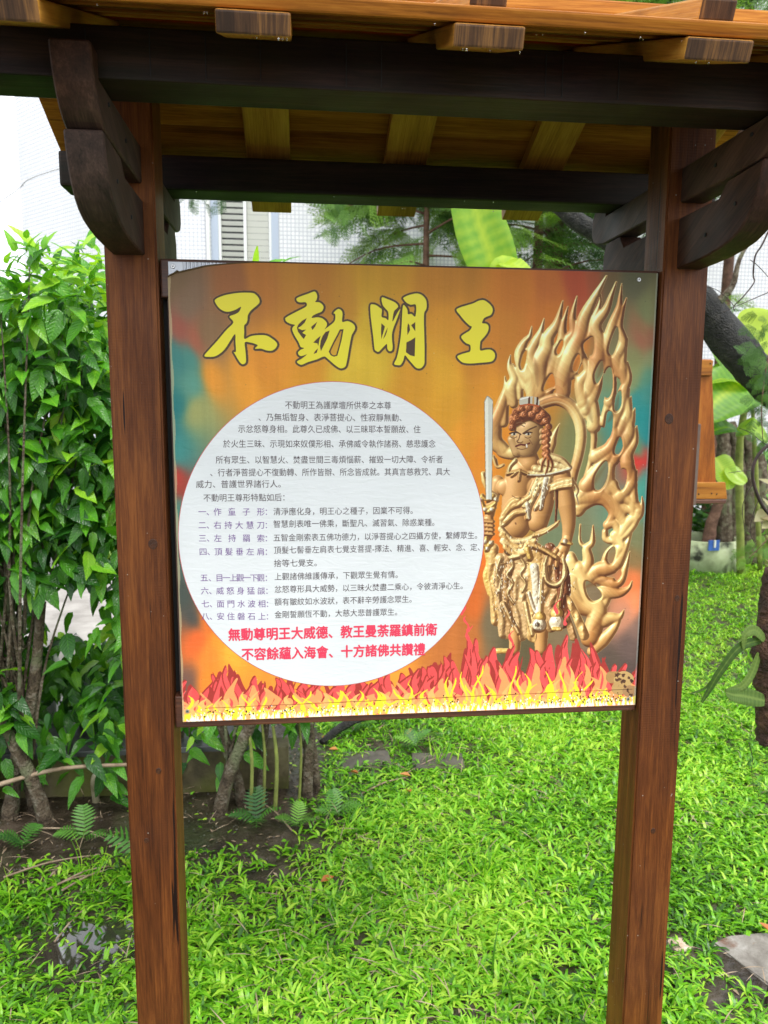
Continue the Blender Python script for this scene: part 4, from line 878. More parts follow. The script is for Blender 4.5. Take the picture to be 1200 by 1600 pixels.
poster = sheet('printed_panel', outline, PY, PRINT, SG, uv=True)
# curled lip where the sheet peels away from the metal
V = []; F = []
for i, (x, z) in enumerate(top):
    u = i / (len(top) - 1); h = .0046 * math.sin(min(1, u * 3 + .15) * 1.57) * (1 - u) ** .4 + .0004
    V += [(x - PO.x, 0, z - PO.z), (x - PO.x, -.004 * (1 - u) - .0006, z - PO.z + h * .7), (x - PO.x, -.0072 * (1 - u) - .0006, z - PO.z + h * .15)]
for i in range(len(top) - 1):
    for k in range(2): F.append((i * 3 + k, i * 3 + k + 1, (i + 1) * 3 + k + 1, (i + 1) * 3 + k))
link('peeling_edge', npmesh('peeling_edge', V, F, CURLM, True), poster, PO)
# metal sheet with corrugations
xs = np.arange(-.3305, .576, .0011); V = []; F = []
for i, x in enumerate(xs):
    ph = (x + .305) / .0066; c = math.sin(ph * 2 * math.pi); y = .0152 - (.0013 * (1 if c > .1 else (-.3 if c < -.4 else .3)) if x > -.305 else .0006)
    V += [(x - PO.x, y - PY, .90 - PO.z), (x - PO.x, y - PY, 1.752 - PO.z)]
    if i: F.append((2 * i - 2, 2 * i, 2 * i + 1, 2 * i - 1))
link('metal_backing', npmesh('metal_backing', V, F, METAL), SG, PO)

def screw(px_, py_, y, par):
    (x, z), = HP([(px_, py_)]); bm = bmesh.new()
    bmesh.ops.create_cone(bm, cap_ends=True, segments=16, radius1=.0042, radius2=.0034, depth=.0018, matrix=Matrix.Rotation(R_(90), 4, 'X'))
    bm2 = bpy.data.meshes.new('screw'); bm.to_mesh(bm2); bm.free(); bm2.materials.append(SCREWM); o = link('screw', bm2, par, (x, y, z))
    for a in (0, 90): 
        c = link('cross_slot', boxmesh('cross_slot', .0046, .0006, .0008, BLACK, 0), o, (x, y - .0011, z), (0, R_(a + 25), 0))
    return o
screw(270, 416, .0135, SG)
for q in ((998, 437), (293, 1111), (981, 1092)): screw(*q, PY - .0012, poster)

# white disc with the text
cx, cz, rx, rz = -.0370, 1.2502, .2900, .2932
def ell(k, n=160): return [(cx + (rx + k) * math.cos(a), cz + (rz + k) * math.sin(a)) for a in np.linspace(0, 2 * math.pi, n + 1)[:-1]]
sheet('disc_rim', ell(.0012), PY - .0004, RIM, poster)
disc = sheet('text_disc', ell(0), PY - .0007, CIRC, poster)
for (ox, oy, sc_, outs, holes) in TITLE:
    pol = lambda p: HP(catmull([(ox + a / sc_, oy + b_ / sc_) for a, b_ in p], 4, True))
    if len(outs) == 2: 
        sheet('title_stroke_group', pol(outs[0]), PY - .0005, YEL, poster, hole=[HP([(ox + a / sc_, oy + b_ / sc_) for a, b_ in h]) for h in holes[:2]])
        sheet('title_stroke_group', pol(outs[1]), PY - .0006, YEL, poster, hole=[HP([(ox + a / sc_, oy + b_ / sc_) for a, b_ in h]) for h in holes[2:]])
    else: sheet('title_character', pol(outs[0]), PY - .0005, YEL, poster, hole=[HP([(ox + a / sc_, oy + b_ / sc_) for a, b_ in h]) for h in holes])

def text(s, x0, x1, y, mat, crop, bold=0., hgt=None, fixed=False):
    sc_ = 2.308; oy = 600 if crop == 4 else 820
    (ax, az), (bx, bz) = HP([(260 + x0 / sc_, oy + y / sc_), (260 + x1 / sc_, oy + y / sc_)])
    zc = (az + bz) / 2 if abs(az - bz) < .02 else (az + bz) / 2
    cu = bpy.data.curves.new('text_line', 'FONT'); cu.body = s; cu.size = 1; cu.resolution_u = 3
    o = bpy.data.objects.new('tmp', cu); COL.objects.link(o); bpy.context.view_layer.update()
    me = bpy.data.meshes.new_from_object(o.evaluated_get(bpy.context.evaluated_depsgraph_get())); bpy.data.objects.remove(o); bpy.data.curves.remove(cu)
    co = np.empty(len(me.vertices) * 3, np.float32); me.vertices.foreach_get('co', co); co = co.reshape(-1, 3)
    if len(co) == 0: return
    w = co[:, 0].max() - co[:, 0].min(); k = hgt * .98 if fixed else (bx - ax) / w; hk = hgt if hgt else k
    out = np.zeros_like(co); out[:, 0] = (co[:, 0] - .5 - (.5 * (len(s) - 1) if fixed else 0)) * k if fixed else (co[:, 0] - co[:, 0].min()) * k - (bx - ax) / 2; out[:, 2] = (co[:, 1] - .36) * hk
    me.vertices.foreach_set('co', out.ravel()); me.name = 'text_line'; me.materials.clear(); me.materials.append(mat)
    if bold > .01:      # heavier face: the same glyphs again, shifted by a stroke's growth
        V0 = np.empty(len(me.vertices) * 3, np.float32); me.vertices.foreach_get('co', V0); V0 = V0.reshape(-1, 3); P0 = [tuple(p.vertices) for p in me.polygons]
        VV = []; FF = []
        for j, (ddx, ddz) in enumerate(((0, 0), (.0008, 0), (-.0008, 0), (0, .0008), (0, -.0008))):
            VV += (V0 + np.array([ddx, -j * .00003, ddz], np.float32)).tolist(); FF += [tuple(i + j * len(V0) for i in p) for p in P0]
        me = bpy.data.meshes.new('text_line'); me.from_pydata(VV, [], FF); me.materials.append(mat)
    me.update(); link('text_line', me, poster, ((ax + bx) / 2, PY - .0010, zc))
hh = .0160
T4 = [("不動明王為護摩壇所供奉之本尊", 428, 810, 77), ("、乃無垢智身、表淨菩提心、性寂靜無動、", 332, 848, 121), ("示忿怒尊身相。此尊久已成佛、以三昧耶本誓願故、住", 259, 916, 163), ("於火生三昧、示現如來奴僕形相、承佛威令執作諸務、慈悲護念", 205, 970, 216),
 ("所有眾生、以智慧火、焚盡世間三毒煩惱薪、摧毀一切大障、令祈者", 178, 996, 273), ("、行者淨菩提心不復動轉、所作皆辦、所念皆成就。其真言慈救咒、具大", 158, 1022, 318), ("威力、普護世界諸行人。", 107, 412, 361), ("不動明王尊形特點如后：", 134, 426, 410),
 ("清淨應化身，明王心之種子，因業不可得。", 386, 888, 458), ("智慧劍表唯一佛乘，斷聖凡、滅習氣、除惑業種。", 386, 966, 502), ("五智金剛索表五佛功德力，以淨菩提心之四攝方使，繫縛眾生。", 386, 1120, 550)]
for s, a, b_, y in T4: text(s, a, b_, y, INKG, 4, .006, .0156)
T5 = [("頂髮七髻垂左肩表七覺支菩提-擇法、精進、喜、輕安、念、定、", 388, 1130, 86), ("捨等七覺支。", 388, 542, 138), ("上觀諸佛維護傳承，下觀眾生覺有情。", 390, 834, 183), ("忿怒尊形具大威勢，以三昧火焚盡二乘心，令彼清淨心生。", 390, 1068, 226), ("額有皺紋如水波狀，表不辭辛勞護念眾生。", 390, 884, 273), ("金剛誓願恆不動，大慈大悲普護眾生。", 390, 832, 319)]
for s, a, b_, y in T5: text(s, a, b_, y, INKG, 5, .006, .0156)
def label(items, y, crop, x0, x1):
    """number, then characters spread out to the colon"""
    text(items[0], x0, x0 + 25, y, INKP, crop, .008, .0156, True); text('、', x0 + 29, x0 + 54, y, INKP, crop, .008, .0156, True); n = len(items) - 1; a0 = x0 + 55; a1 = x1 - 52
    for i, ch in enumerate(items[1:]):
        c = a0 + (a1 - a0) * i / (n - 1); text(ch, c, c + 25, y, INKP, crop, .008, .0156, True)
    text('：', x1 - 24, x1 - 0, y, INKP, crop, .008, .0156, True)
label('一作童子形', 461, 4, 117, 380); label('二右持大慧刀', 509, 4, 117, 380); label('三左持羂索', 556, 4, 118, 380)
label('四頂髮垂左肩', 97, 5, 120, 380); label('五目一上觀一下觀', 191, 5, 124, 380); label('六威怒身猛燄', 238, 5, 126, 382); label('七面門水波相', 285, 5, 128, 384); label('八安住磐石上', 330, 5, 128, 384)
text("無動尊明王大威德、教王曼荼羅鎮前衛", 224, 975, 387, INKR, 5, .022, .0262)
text("不容餘蘊入海會、十方諸佛共讚禮", 272, 932, 458, INKR, 5, .022, .0262)

# ------------------------------------------------------------------ leaves
def leaf_geo(L=1., Wd=.5, n=5, fold=.18, droop=.25, serr=.05, wave=0., ns=1):
    """ovate leaf along +Y from the origin, normal +Z; third item = (across, along) for the veins"""
    ts = np.linspace(0, 1, n + 1); V = []; F = []; A = []
    for i, t in enumerate(ts):
        w = Wd / 2 * (math.sin(math.pi * min(1, t ** .72)) ** .85 if 0 < t < 1 else 0) * (1 - .25 * t)
        w = max(w, .004 * L); s = serr * L * ((i % 2) * 2 - 1) * (0 < t < 1)
        z = -droop * L * t * t; y = L * t; wl = w * (1 + s * 1.6); u = w / (Wd / 2)
        V += [(-wl, y - s * .5, z + fold * w + wave * math.sin(5 * t)), (0, y, z), (wl, y - s * .5, z + fold * w - wave * math.sin(5 * t))]; A += [(-u, t, 0), (0, t, 0), (u, t, 0)]
    for i in range(n):
        a = i * 3
        F += [(a, a + 1, a + 4, a + 3), (a + 1, a + 2, a + 5, a + 4)]
    return np.array(V), np.array(F), np.array(A)

def orient(fw, nm):
    """matrices (n,3,3) with +Y along fw and +Z near nm"""
    f = fw / (np.linalg.norm(fw, axis=1)[:, None] + 1e-9); x = np.cross(f, nm); x /= np.linalg.norm(x, axis=1)[:, None] + 1e-9; z = np.cross(x, f)
    return np.stack([x, f, z], 2)

def scatter(G, pos, M, sc, tint, mat, name, smooth=True):
    V, F = G[:2]; n = len(pos)
    P = np.einsum('nij,vj->nvi', M, V) * sc[:, None, None] + pos[:, None, :]
    FF = (F[None] + (np.arange(n) * len(V))[:, None, None]).reshape(-1, F.shape[1])
    return npmesh(name, P.reshape(-1, 3), FF, mat, smooth, np.repeat(tint, len(V)), vein=np.tile(G[2], (n, 1)) if len(G) > 2 else None)

LEAFG = [leaf_geo(1, .54, 10, .22, .22, .028), leaf_geo(1, .48, 7, .30, .45, .035), leaf_geo(1, .58, 10, .12, .10, .03, .02), leaf_geo(1, .42, 10, .35, .35, .026, .02)]
LEAFM = []
for i, g in enumerate(LEAFG):
    for tt in (.12, .32, .5, .72, .95):
        LEAFM.append((i, tt, npmesh('leaf', g[0], g[1], HLEAF, True, np.full(len(g[0]), tt), vein=g[2])))

def shrub(label, x0, x1, y0, y1, ztop, n, dens, trunks, seed, group='broad leaved shrubs of the hedge', nparts=300):
    rs = np.random.RandomState(seed); cx = (x0 + x1) / 2; cy = (y0 + y1) / 2
    t = thing('hedge_shrub', label, 'shrub', (cx, cy, 0), group)
    pos = []
    while len(pos) < n:
        p = np.array([rs.uniform(x0, x1), y0 + (y1 - y0) * rs.rand() ** 1.5, rs.uniform(.05, ztop + .12)])
        top_ = ztop + .07 * math.sin(p[0] * 9 + seed) + .05 * math.sin(p[0] * 23)
        if p[2] > top_: continue
        u = (p[1] - .64) / .95; gap = math.hypot(p[0] - (-.74 - .31 * u), p[2] - .63 * u)      # gap between boughs, cut along the puddle's mirror ray to let white sky reflect
        if seed != 21 and gap < .15 and p[2] < 1.35 and rs.rand() > .06: continue
        if rs.rand() < dens(p[0], p[1], p[2]): pos.append(p)
    pos = np.array(pos); n = len(pos)
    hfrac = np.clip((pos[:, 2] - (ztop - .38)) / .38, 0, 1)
    front = (y1 - pos[:, 1]) / (y1 - y0)
    fw = np.stack([rs.normal(0, .75, n), -rs.uniform(.1, 1.1, n), rs.normal(-.55, .45, n)], 1)
    up = hfrac > rs.uniform(.25, .9, n); fw[up, 2] = rs.uniform(.1, 1.1, up.sum()); fw[up, 1] *= .6
    nm = np.stack([rs.normal(0, .35, n), rs.normal(-.45, .3, n), np.ones(n)], 1)
    sc = rs.uniform(.05, .125, n); sc[up] *= .85
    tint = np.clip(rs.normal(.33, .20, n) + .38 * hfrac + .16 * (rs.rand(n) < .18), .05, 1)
    M = orient(fw, nm)
    # the leaves that show largest become parts of their own
    show = sc * (1.2 - (pos[:, 1] - y0) / max(.3, y1 - y0)) + .02 * (pos[:, 2] > .3); order = np.argsort(-show); big = order[:nparts]; rest = order[nparts:]
    for i in big:
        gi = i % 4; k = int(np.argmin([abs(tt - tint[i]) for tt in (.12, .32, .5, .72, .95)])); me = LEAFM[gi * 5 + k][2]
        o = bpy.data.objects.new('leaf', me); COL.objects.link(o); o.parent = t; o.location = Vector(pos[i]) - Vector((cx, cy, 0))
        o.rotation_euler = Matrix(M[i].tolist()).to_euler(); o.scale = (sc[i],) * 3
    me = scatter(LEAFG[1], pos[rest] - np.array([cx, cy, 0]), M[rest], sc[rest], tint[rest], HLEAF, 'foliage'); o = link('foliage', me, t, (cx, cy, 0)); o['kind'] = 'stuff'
    J = Joined()
    for (bx, by, r, lean) in trunks:
        pth = [(bx, by, -.03), (bx + lean * .25, by + .01, .18), (bx + lean * .8, by + .03, .45), (bx + lean * 1.2, by + .04, .8)]
        tube('trunk', pth, [r * 1.25, r, r * .85, r * .6], BARK, t, 9, .25, seed + int(bx * 100) % 97)
    for k in range(34):
        bx, by, r, lean = trunks[rs.randint(len(trunks))]; q = pos[rs.randint(n)]
        z0 = rs.uniform(.15, .7); s0 = np.array([bx + lean * z0, by + .03, z0]); mid = (s0 + q) / 2 + rs.normal(0, .06, 3)
        p = catmull([s0, mid, q], 5); V, F = tube_np(p, np.linspace(.007, .002, len(p)), 5); J.add(V - np.array([cx, cy, 0]), F)
    o = link('branches', J.mesh('branches', BARK), t, (cx, cy, 0)); o['kind'] = 'stuff'
    return t

def densL(x, y, z):
    d = 1.
    if z < 1.0: d = .8
    if z < .86 and x > -1.22: d = .07
    if z < .50: d = .9
    if z < .30: d = .42 if y < 1.45 else .1
    if z < .17: d = .04 if x > -1.4 else .2
    return d
shrub('broad leaved hedge shrub with glossy leaves left of the left brown post', -1.62, -.80, 1.28, 2.05, 1.98, 5600, densL, [(-1.17, 1.31, .026, .12), (-1.02, 1.27, .024, -.22), (-1.10, 1.36, .017, -.1), (-1.28, 1.4, .02, .1), (-1.21, 1.30, .014, -.15)], 3)
def densM(x, y, z):
    d = .8
    if z < 1.0: d = .5
    if z < .55: d = .20 if x > -.62 else .12
    if z < .30: d = .30 if (x < -.28 and z > .12) else .03
    return d
shrub('broad leaved hedge shrub standing behind the left brown post and the printed panel', -.84, -.02, 1.32, 2.0, 1.90, 2700, densM, [(-.42, 1.27, .024, .22), (-.33, 1.33, .018, -.15), (-.09, 1.36, .020, .03), (-.05, 1.42, .015, -.06), (-.62, 1.5, .02, .1), (-.27, 1.4, .013, .06)], 9)
shrub('broad leaved hedge shrub at the far left end of the hedge', -2.6, -1.55, 1.40, 2.1, 2.05, 2400, lambda x, y, z: .8 if z > .8 else .45, [(-1.9, 1.6, .02, .1), (-1.7, 1.55, .02, .1)], 21, nparts=120)

# pale sucker stems under the panel and a rooty knot
for k, (x, y, h_, r) in enumerate(((-.30, 1.26, .42, .008), (-.255, 1.30, .44, .007), (-.21, 1.28, .40, .009), (-.12, 1.34, .45, .006))):
    o = tube('stem', [(x, y, -.02), (x + .01, y + .01, h_ * .5), (x - .015, y + .03, h_)], [r, r * .8, r * .5], STEM, None, 7)
    o.name = 'sucker_stem'; tag(o, ('leftmost', 'second', 'third', 'rightmost')[k] + ' thin pale sucker stem from the left post under the panel', 'stem', 'sucker stems under the panel')

# ------------------------------------------------------------------ low wall behind the hedge, and what stands there
wl = thing('planter_wall', 'low mossy concrete planter wall with slate coping behind the hedge trunks', 'wall', (-1.1, 1.48, 0))
box('wall_face', -3.0, -.16, 1.44, 1.54, -.1, .170, CONC, wl, .006)
for x0 in np.arange(-3.0, -.3, .46): box('coping_slab', x0 + .003, min(x0 + .457, -.15), 1.425, 1.70, .172, .196, COPING, wl, .004)
pp = tube('drain_spout', [(-.885, 1.40, -.02), (-.888, 1.395, .06), (-.885, 1.39, .10), (-.870, 1.40, .125), (-.850, 1.43, .13)], [.0135, .0135], PIPEM, None, 12)
tag(pp, 'bent mossy metal spout pipe in front of the low planter wall', 'pipe')
def blob(name, c, r, mat, seed=0, sub=3, amp=.12, freq=2.):
    bm = bmesh.new(); bmesh.ops.create_icosphere(bm, subdivisions=sub, radius=1); rs = np.random.RandomState(seed); K = rs.normal(0, freq, (5, 3)); ph = rs.uniform(0, 6, 5)
    for v in bm.verts:
        s = 1 + amp * sum(math.sin(K[i].dot(v.co) + ph[i]) for i in range(5)) / 2.2; v.co = Vector((v.co.x * r[0] * s, v.co.y * r[1] * s, v.co.z * r[2] * s))
    for f in bm.faces: f.smooth = True
    me = bpy.data.meshes.new(name); bm.to_mesh(me); bm.free(); me.materials.append(mat); return link(name, me, None, c)
tag(blob('porous_stone', (-.955, 1.72, .275), (.105, .08, .085), DARKST, 2, 4, .1), 'dark porous stone resting on the slate coping behind the hedge', 'stone')
vs = thing('glazed_vase', 'round blue and white glazed vase on the coping behind the left post', 'vase', (-.83, 1.66, .196))
def lathe(name, prof, mat, parent, loc, ns=28):
    V = []; F = []
    for r, z in prof:
        for k in range(ns): a = 2 * math.pi * k / ns; V.append((r * math.cos(a), r * math.sin(a), z))
    for i in range(len(prof) - 1):
        for k in range(ns): F.append((i * ns + k, i * ns + (k + 1) % ns, (i + 1) * ns + (k + 1) % ns, (i + 1) * ns + k))
    F.append(tuple(range(ns))[::-1]); me = npmesh(name, V, F, mat, True); return link(name, me, parent, loc)
lathe('vase_bowl', [(.035, 0), (.06, .01), (.085, .05), (.092, .09)], POTW, vs, (-.83, 1.66, .196)); lathe('vase_shoulder', [(.0925, .0905), (.085, .13), (.06, .17), (.04, .185), (.045, .21)], BLUE, vs, (-.83, 1.66, .196))
tag(box('white_slab', -1.42, -1.18, 1.92, 2.0, .05, .42, POTW, None, .01), 'pale upright slab standing on the paving behind the hedge', 'slab')
for k, (x, y, r, h_) in enumerate(((-1.05, 2.5, .16, .11), (-.78, 2.7, .2, .16), (-1.5, 2.8, .22, .2))):
    tag(blob('paving_rock', (x, y, .08), (r, r * .8, h_), PAVE, 30 + k), ('smallest pale rock on the paving behind the hedge', 'pale rock nearest the left post on the paving behind the hedge', 'largest pale rock on the paving at the left behind the hedge')[k], 'rock', 'pale rocks behind the hedge')

# ------------------------------------------------------------------ grass
def soilmask(x, y):
    """0 where grass grows thick, 1 on bare mud"""
    e = lambda cx, cy, rx, ry: np.exp(-(((x - cx) / rx) ** 2 + ((y - cy) / ry) ** 2) ** 1.4)
    m = e(-1.05, 1.15, .55, .24) * .93 + e(-.25, 1.14, .33, .24) * .92 + e(-.72, .66, .22, .14) * .80 + e(.35, 1.75, .42, .28) * .72 + e(-.20, .86, .20, .12) * .6 + e(-1.2, .7, .3, .3) * .55
    m += (y > 1.36) * (x < -.02) * 1. + e(1.02, .27, .20, .17) * .6 + e(.9, .45, .12, .1) * .4 + e(-1.0, 1.5, .9, .4)
    m = m * np.clip((2.3 - x) / .6, 0, 1)
    m += .30 * (x < 1.6) * np.clip(np.sin(x * 9 + 3 * np.sin(y * 5)) * np.sin(y * 11 + 2) - .45, 0, 1)
    return np.clip(m, 0, 1)
def tuft_geo(rs, nb=6, spread=.8, curl=.6):
    V = []; F = []
    for b_ in range(nb):
        a = rs.uniform(0, 6.28); l = rs.uniform(.55, 1.); w = rs.uniform(.046, .080); el = rs.uniform(.35, 1.2); d = np.array([math.cos(a), math.sin(a)]); s = np.array([-d[1], d[0]])
        b0 = np.array([d[0] * .03, d[1] * .03, 0]); n = 3; i0 = len(V); r_ = 0; z_ = 0; e = el; 
        px_, pz_ = 0., 0.
        for k in range(n + 1):
            t = k / n; ww = w * (1.0 if k == 1 else (.85 if k == 2 else (.5 if k == 0 else .06)))
            c = np.array([d[0] * px_, d[1] * px_, pz_]) + b0
            V += [c - np.array([s[0] * ww, s[1] * ww, -.0]), c + np.array([s[0] * ww, s[1] * ww, 0])]
            px_ += l / n * math.cos(e); pz_ += l / n * math.sin(e); e -= curl * rs.uniform(.5, 1.2)
            pz_ = max(pz_, .02)
        for k in range(n): F.append((i0 + 2 * k, i0 + 2 * k + 1, i0 + 2 * k + 3, i0 + 2 * k + 2))
    return np.array(V), np.array(F)
def grass():
    rs = np.random.RandomState(77); groups = []
    def region(n, xr, yr, smin, smax, keep=1.):
        x = rs.uniform(*xr, n); y = rs.uniform(*yr, n); k = rs.rand(n) > soilmask(x, y) * 1.02
        return x[k], y[k], rs.uniform(smin, smax, k.sum())
    parts = [region(36000, (-1.35, 3.0), (-.2, 2.3), .028, .068), region(19000, (-.3, 5.0), (2.0, 5.6), .04, .065), region(5000, (1.0, 7.5), (5.0, 7.6), .06, .09), region(900, (-1.35, 1.9), (-.2, 2.0), .06, .095), region(2500, (-3, 5), (-3, -.2), .05, .08)]
    x = np.concatenate([p[0] for p in parts]); y = np.concatenate([p[1] for p in parts]); s = np.concatenate([p[2] for p in parts])
    far = (x > 3.2) & (y > 5.3); x, y, s = x[~far | (y < 5.7)], y[~far | (y < 5.7)], s[~far | (y < 5.7)]
    # keep the flat stone clear
    k = ~((((x - 1.16) / .16) ** 2 + ((y - .34) / .13) ** 2) < 1) & ~((np.abs(x - .16) < .07) & (np.abs(y - 1.66) < .05)) & ~((np.abs(x - .47) < .06) & (np.abs(y - 1.62) < .045)); x, y, s = x[k], y[k], s[k]
    n = len(x); which = rs.randint(0, 6, n); VV = []; FF = []; TT = []; off = 0
    patch = .10 * np.sin(x * 3.1 + 1) * np.sin(y * 2.7) + .10 * np.sin(x * 6.3 + 2 * np.sin(y * 3)) * np.cos(y * 5.1)
    for g in range(6):
        G = tuft_geo(rs, 6, curl=.45 + .1 * g); i = np.where(which == g)[0]; a = rs.uniform(0, 6.28, len(i)); ca, sa = np.cos(a), np.sin(a); V, F = G
        P = np.empty((len(i), len(V), 3)); P[..., 0] = (ca[:, None] * V[:, 0] - sa[:, None] * V[:, 1]) * s[i, None] + x[i, None]; P[..., 1] = (sa[:, None] * V[:, 0] + ca[:, None] * V[:, 1]) * s[i, None] + y[i, None]
        P[..., 2] = V[:, 2] * s[i, None] * .9 + gz(x[i], y[i])[:, None] - .002
        VV.append(P.reshape(-1, 3)); FF.append((F[None] + (np.arange(len(i)) * len(V))[:, None, None]).reshape(-1, 4) + off); off += len(i) * len(V)
        bt = np.repeat(rs.normal(0, .20, (len(i), 6)), 8, axis=1); TT.append((.46 + 1.3 * patch[i][:, None] + rs.normal(0, .08, len(i))[:, None] + bt).ravel())
    me = npmesh('lawn_grass', np.vstack(VV), np.vstack(FF), GRASSM, True, np.clip(np.concatenate(TT), 0, 1))
    tag(link('lawn_grass', me), 'bright green broad bladed carpet grass of the wet lawn', 'grass', kind='stuff')
grass()

# low weeds with little rounded leaves on the mud
def litter():
    rs = np.random.RandomState(5); n = 2600; x = rs.uniform(-1.4, 1.9, n); y = rs.uniform(-.1, 2.3, n); G = leaf_geo(1, .34, 2, .1, .3, 0)
    k = rs.rand(n) < .25 + .75 * soilmask(x, y); x, y = x[k], y[k]; n = len(x)
    pos = np.stack([x, y, gz(x, y) + .004], 1); fw = np.stack([rs.normal(0, 1, n), rs.normal(0, 1, n), rs.uniform(-.1, .25, n)], 1); nm = np.stack([rs.normal(0, .2, n), rs.normal(0, .2, n), np.ones(n)], 1)
    me = scatter(G, pos, orient(fw, nm), rs.uniform(.012, .034, n), rs.rand(n), DEADL if False else bpy.data.materials['dry_twig'], 'leaf_litter'); tag(link('leaf_litter', me), 'brown shreds of dead grass and leaves on the mud', 'leaf litter', kind='stuff')
litter()
def straw():
    rs = np.random.RandomState(15); n = 4200; x = rs.uniform(-1.3, 3.2, n); y = -.1 + 3.2 * rs.rand(n) ** 1.3; G = leaf_geo(1, .05, 3, .1, .25, 0)
    k = rs.rand(n) < .35 + .65 * (np.sin(x * 4.2 + 1.5 * np.sin(y * 3.)) > .2); x, y = x[k], y[k]; n = len(x)
    pos = np.stack([x, y, gz(x, y) + rs.uniform(.012, .034, n)], 1); fw = np.stack([rs.normal(0, 1, n), rs.normal(0, 1, n), rs.uniform(-.1, .4, n)], 1); nm = np.stack([rs.normal(0, .2, n), rs.normal(0, .2, n), np.ones(n)], 1)
    tag(link('dry_grass', scatter(G, pos, orient(fw, nm), rs.uniform(.03, .08, n), rs.rand(n), bpy.data.materials['dry_twig'], 'dry_grass')), 'straw coloured dead grass blades caught among the green lawn', 'dry grass', kind='stuff')
    n = 5200; x = rs.uniform(-1.6, .9, n); y = rs.uniform(.35, 2.2, n); k = (rs.rand(n) < soilmask(x, y)) & (gz(x, y) > -.014); x, y = x[k], y[k]; n = len(x); r = rs.uniform(.0015, .008, n) ** 1.0
    O = np.array([(1, 0, 0), (0, 1, 0), (-1, 0, 0), (0, -1, 0), (0, 0, 1), (0, 0, -1)], float) ; F = np.array([(0, 1, 4), (1, 2, 4), (2, 3, 4), (3, 0, 4)])
    P = O[None] * (r[:, None, None] * rs.uniform(.5, 1.3, (n, 6, 1))) + np.stack([x, y, gz(x, y) + .001], 1)[:, None, :]; FF = (F[None] + (np.arange(n) * 6)[:, None, None]).reshape(-1, 3)
    tag(link('soil_crumbs', npmesh('soil_crumbs', P.reshape(-1, 3), FF, SOIL)), 'crumbs of wet dark soil and grit on the bare mud', 'soil crumbs', kind='stuff')
    n = 1500; x = rs.uniform(-1.6, .9, n); y = rs.uniform(.4, 2.2, n); k = (rs.rand(n) < .8 * soilmask(x, y)) & (np.sin(x * 7 + 2) * np.sin(y * 8 + 1) > -.1) & (gz(x, y) > -.012); x, y = x[k], y[k]; n = len(x); W_ = leaf_geo(1, .6, 3, .1, .2, 0)
    pos = np.stack([x, y, gz(x, y) + rs.uniform(.004, .03, n)], 1); fw = np.stack([rs.normal(0, 1, n), rs.normal(0, 1, n), rs.uniform(-.1, .5, n)], 1)
    tag(link('weeds', scatter(W_, pos, orient(fw, np.stack([rs.normal(0, .3, n), rs.normal(0, .3, n), np.ones(n)], 1)), rs.uniform(.010, .028, n), rs.uniform(.2, .9, n), GRASSM, 'weeds')), 'tiny round leaved weeds scattered over the mud under the hedge', 'weeds', kind='stuff')
straw()
def clumps():
    rs = np.random.RandomState(31); VV = []; n = 0; P = []; D = []; Sx = []
    for k in range(60):
        cx, cy = rs.uniform(-1.1, 2.2), rs.uniform(.0, 3.2)
        if soilmask(cx, cy) > .75 or (1.0 < cx < 1.4 and cy < .5): continue
        for j in range(rs.randint(5, 14)): x, y = cx + rs.normal(0, .03), cy + rs.normal(0, .03); P.append((x, y, float(gz(x, y)))); D.append((rs.normal(0, .4), rs.normal(0, .4), 1.)); Sx.append(rs.uniform(.07, .14))
    P = np.array(P); D = np.array(D); n = len(P); G = leaf_geo(1, .05, 5, .2, .35, 0)
    tag(link('tall_grass', scatter(G, P, orient(D, rs.normal(0, 1, (n, 3)) * np.array([1, 1, .1])), np.array(Sx), rs.uniform(.1, .8, n), GRASSM, 'tall_grass')), 'loose clumps of taller narrow grass blades standing out of the lawn', 'grass', kind='stuff')
clumps()

# puddle
m, t_, b_, _o = newmat('muddy_water'); b_.inputs['Base Color'].default_value = (.035, .03, .022, 1); b_.inputs['Roughness'].default_value = .03; b_.inputs['Specular IOR Level'].default_value = 1.; b_.inputs['IOR'].default_value = 1.9
tcp = N(t_, 'ShaderNodeTexCoord'); npd = N(t_, 'ShaderNodeTexNoise', i_Scale=18., i_Detail=2.); t_.links.new(tcp.outputs['Object'], npd.inputs[0]); bump(t_, b_, npd.outputs[0], .03, .002)
pts = [(-.70 + .34 * math.cos(a) * (1 + .18 * math.sin(3 * a + 1)), .62 + .25 * math.sin(a) * (1 + .2 * math.cos(4 * a))) for a in np.linspace(0, 2 * math.pi, 49)[:-1]]
pm = npmesh('puddle', [(x + .7, y - .62, 0) for x, y in pts], [tuple(range(48))], m); pud = link('puddle', pm, None, (-.70, .62, -.0185)); tag(pud, 'shallow rain puddle reflecting the white sky in the mud beside the left post', 'puddle', kind='structure')

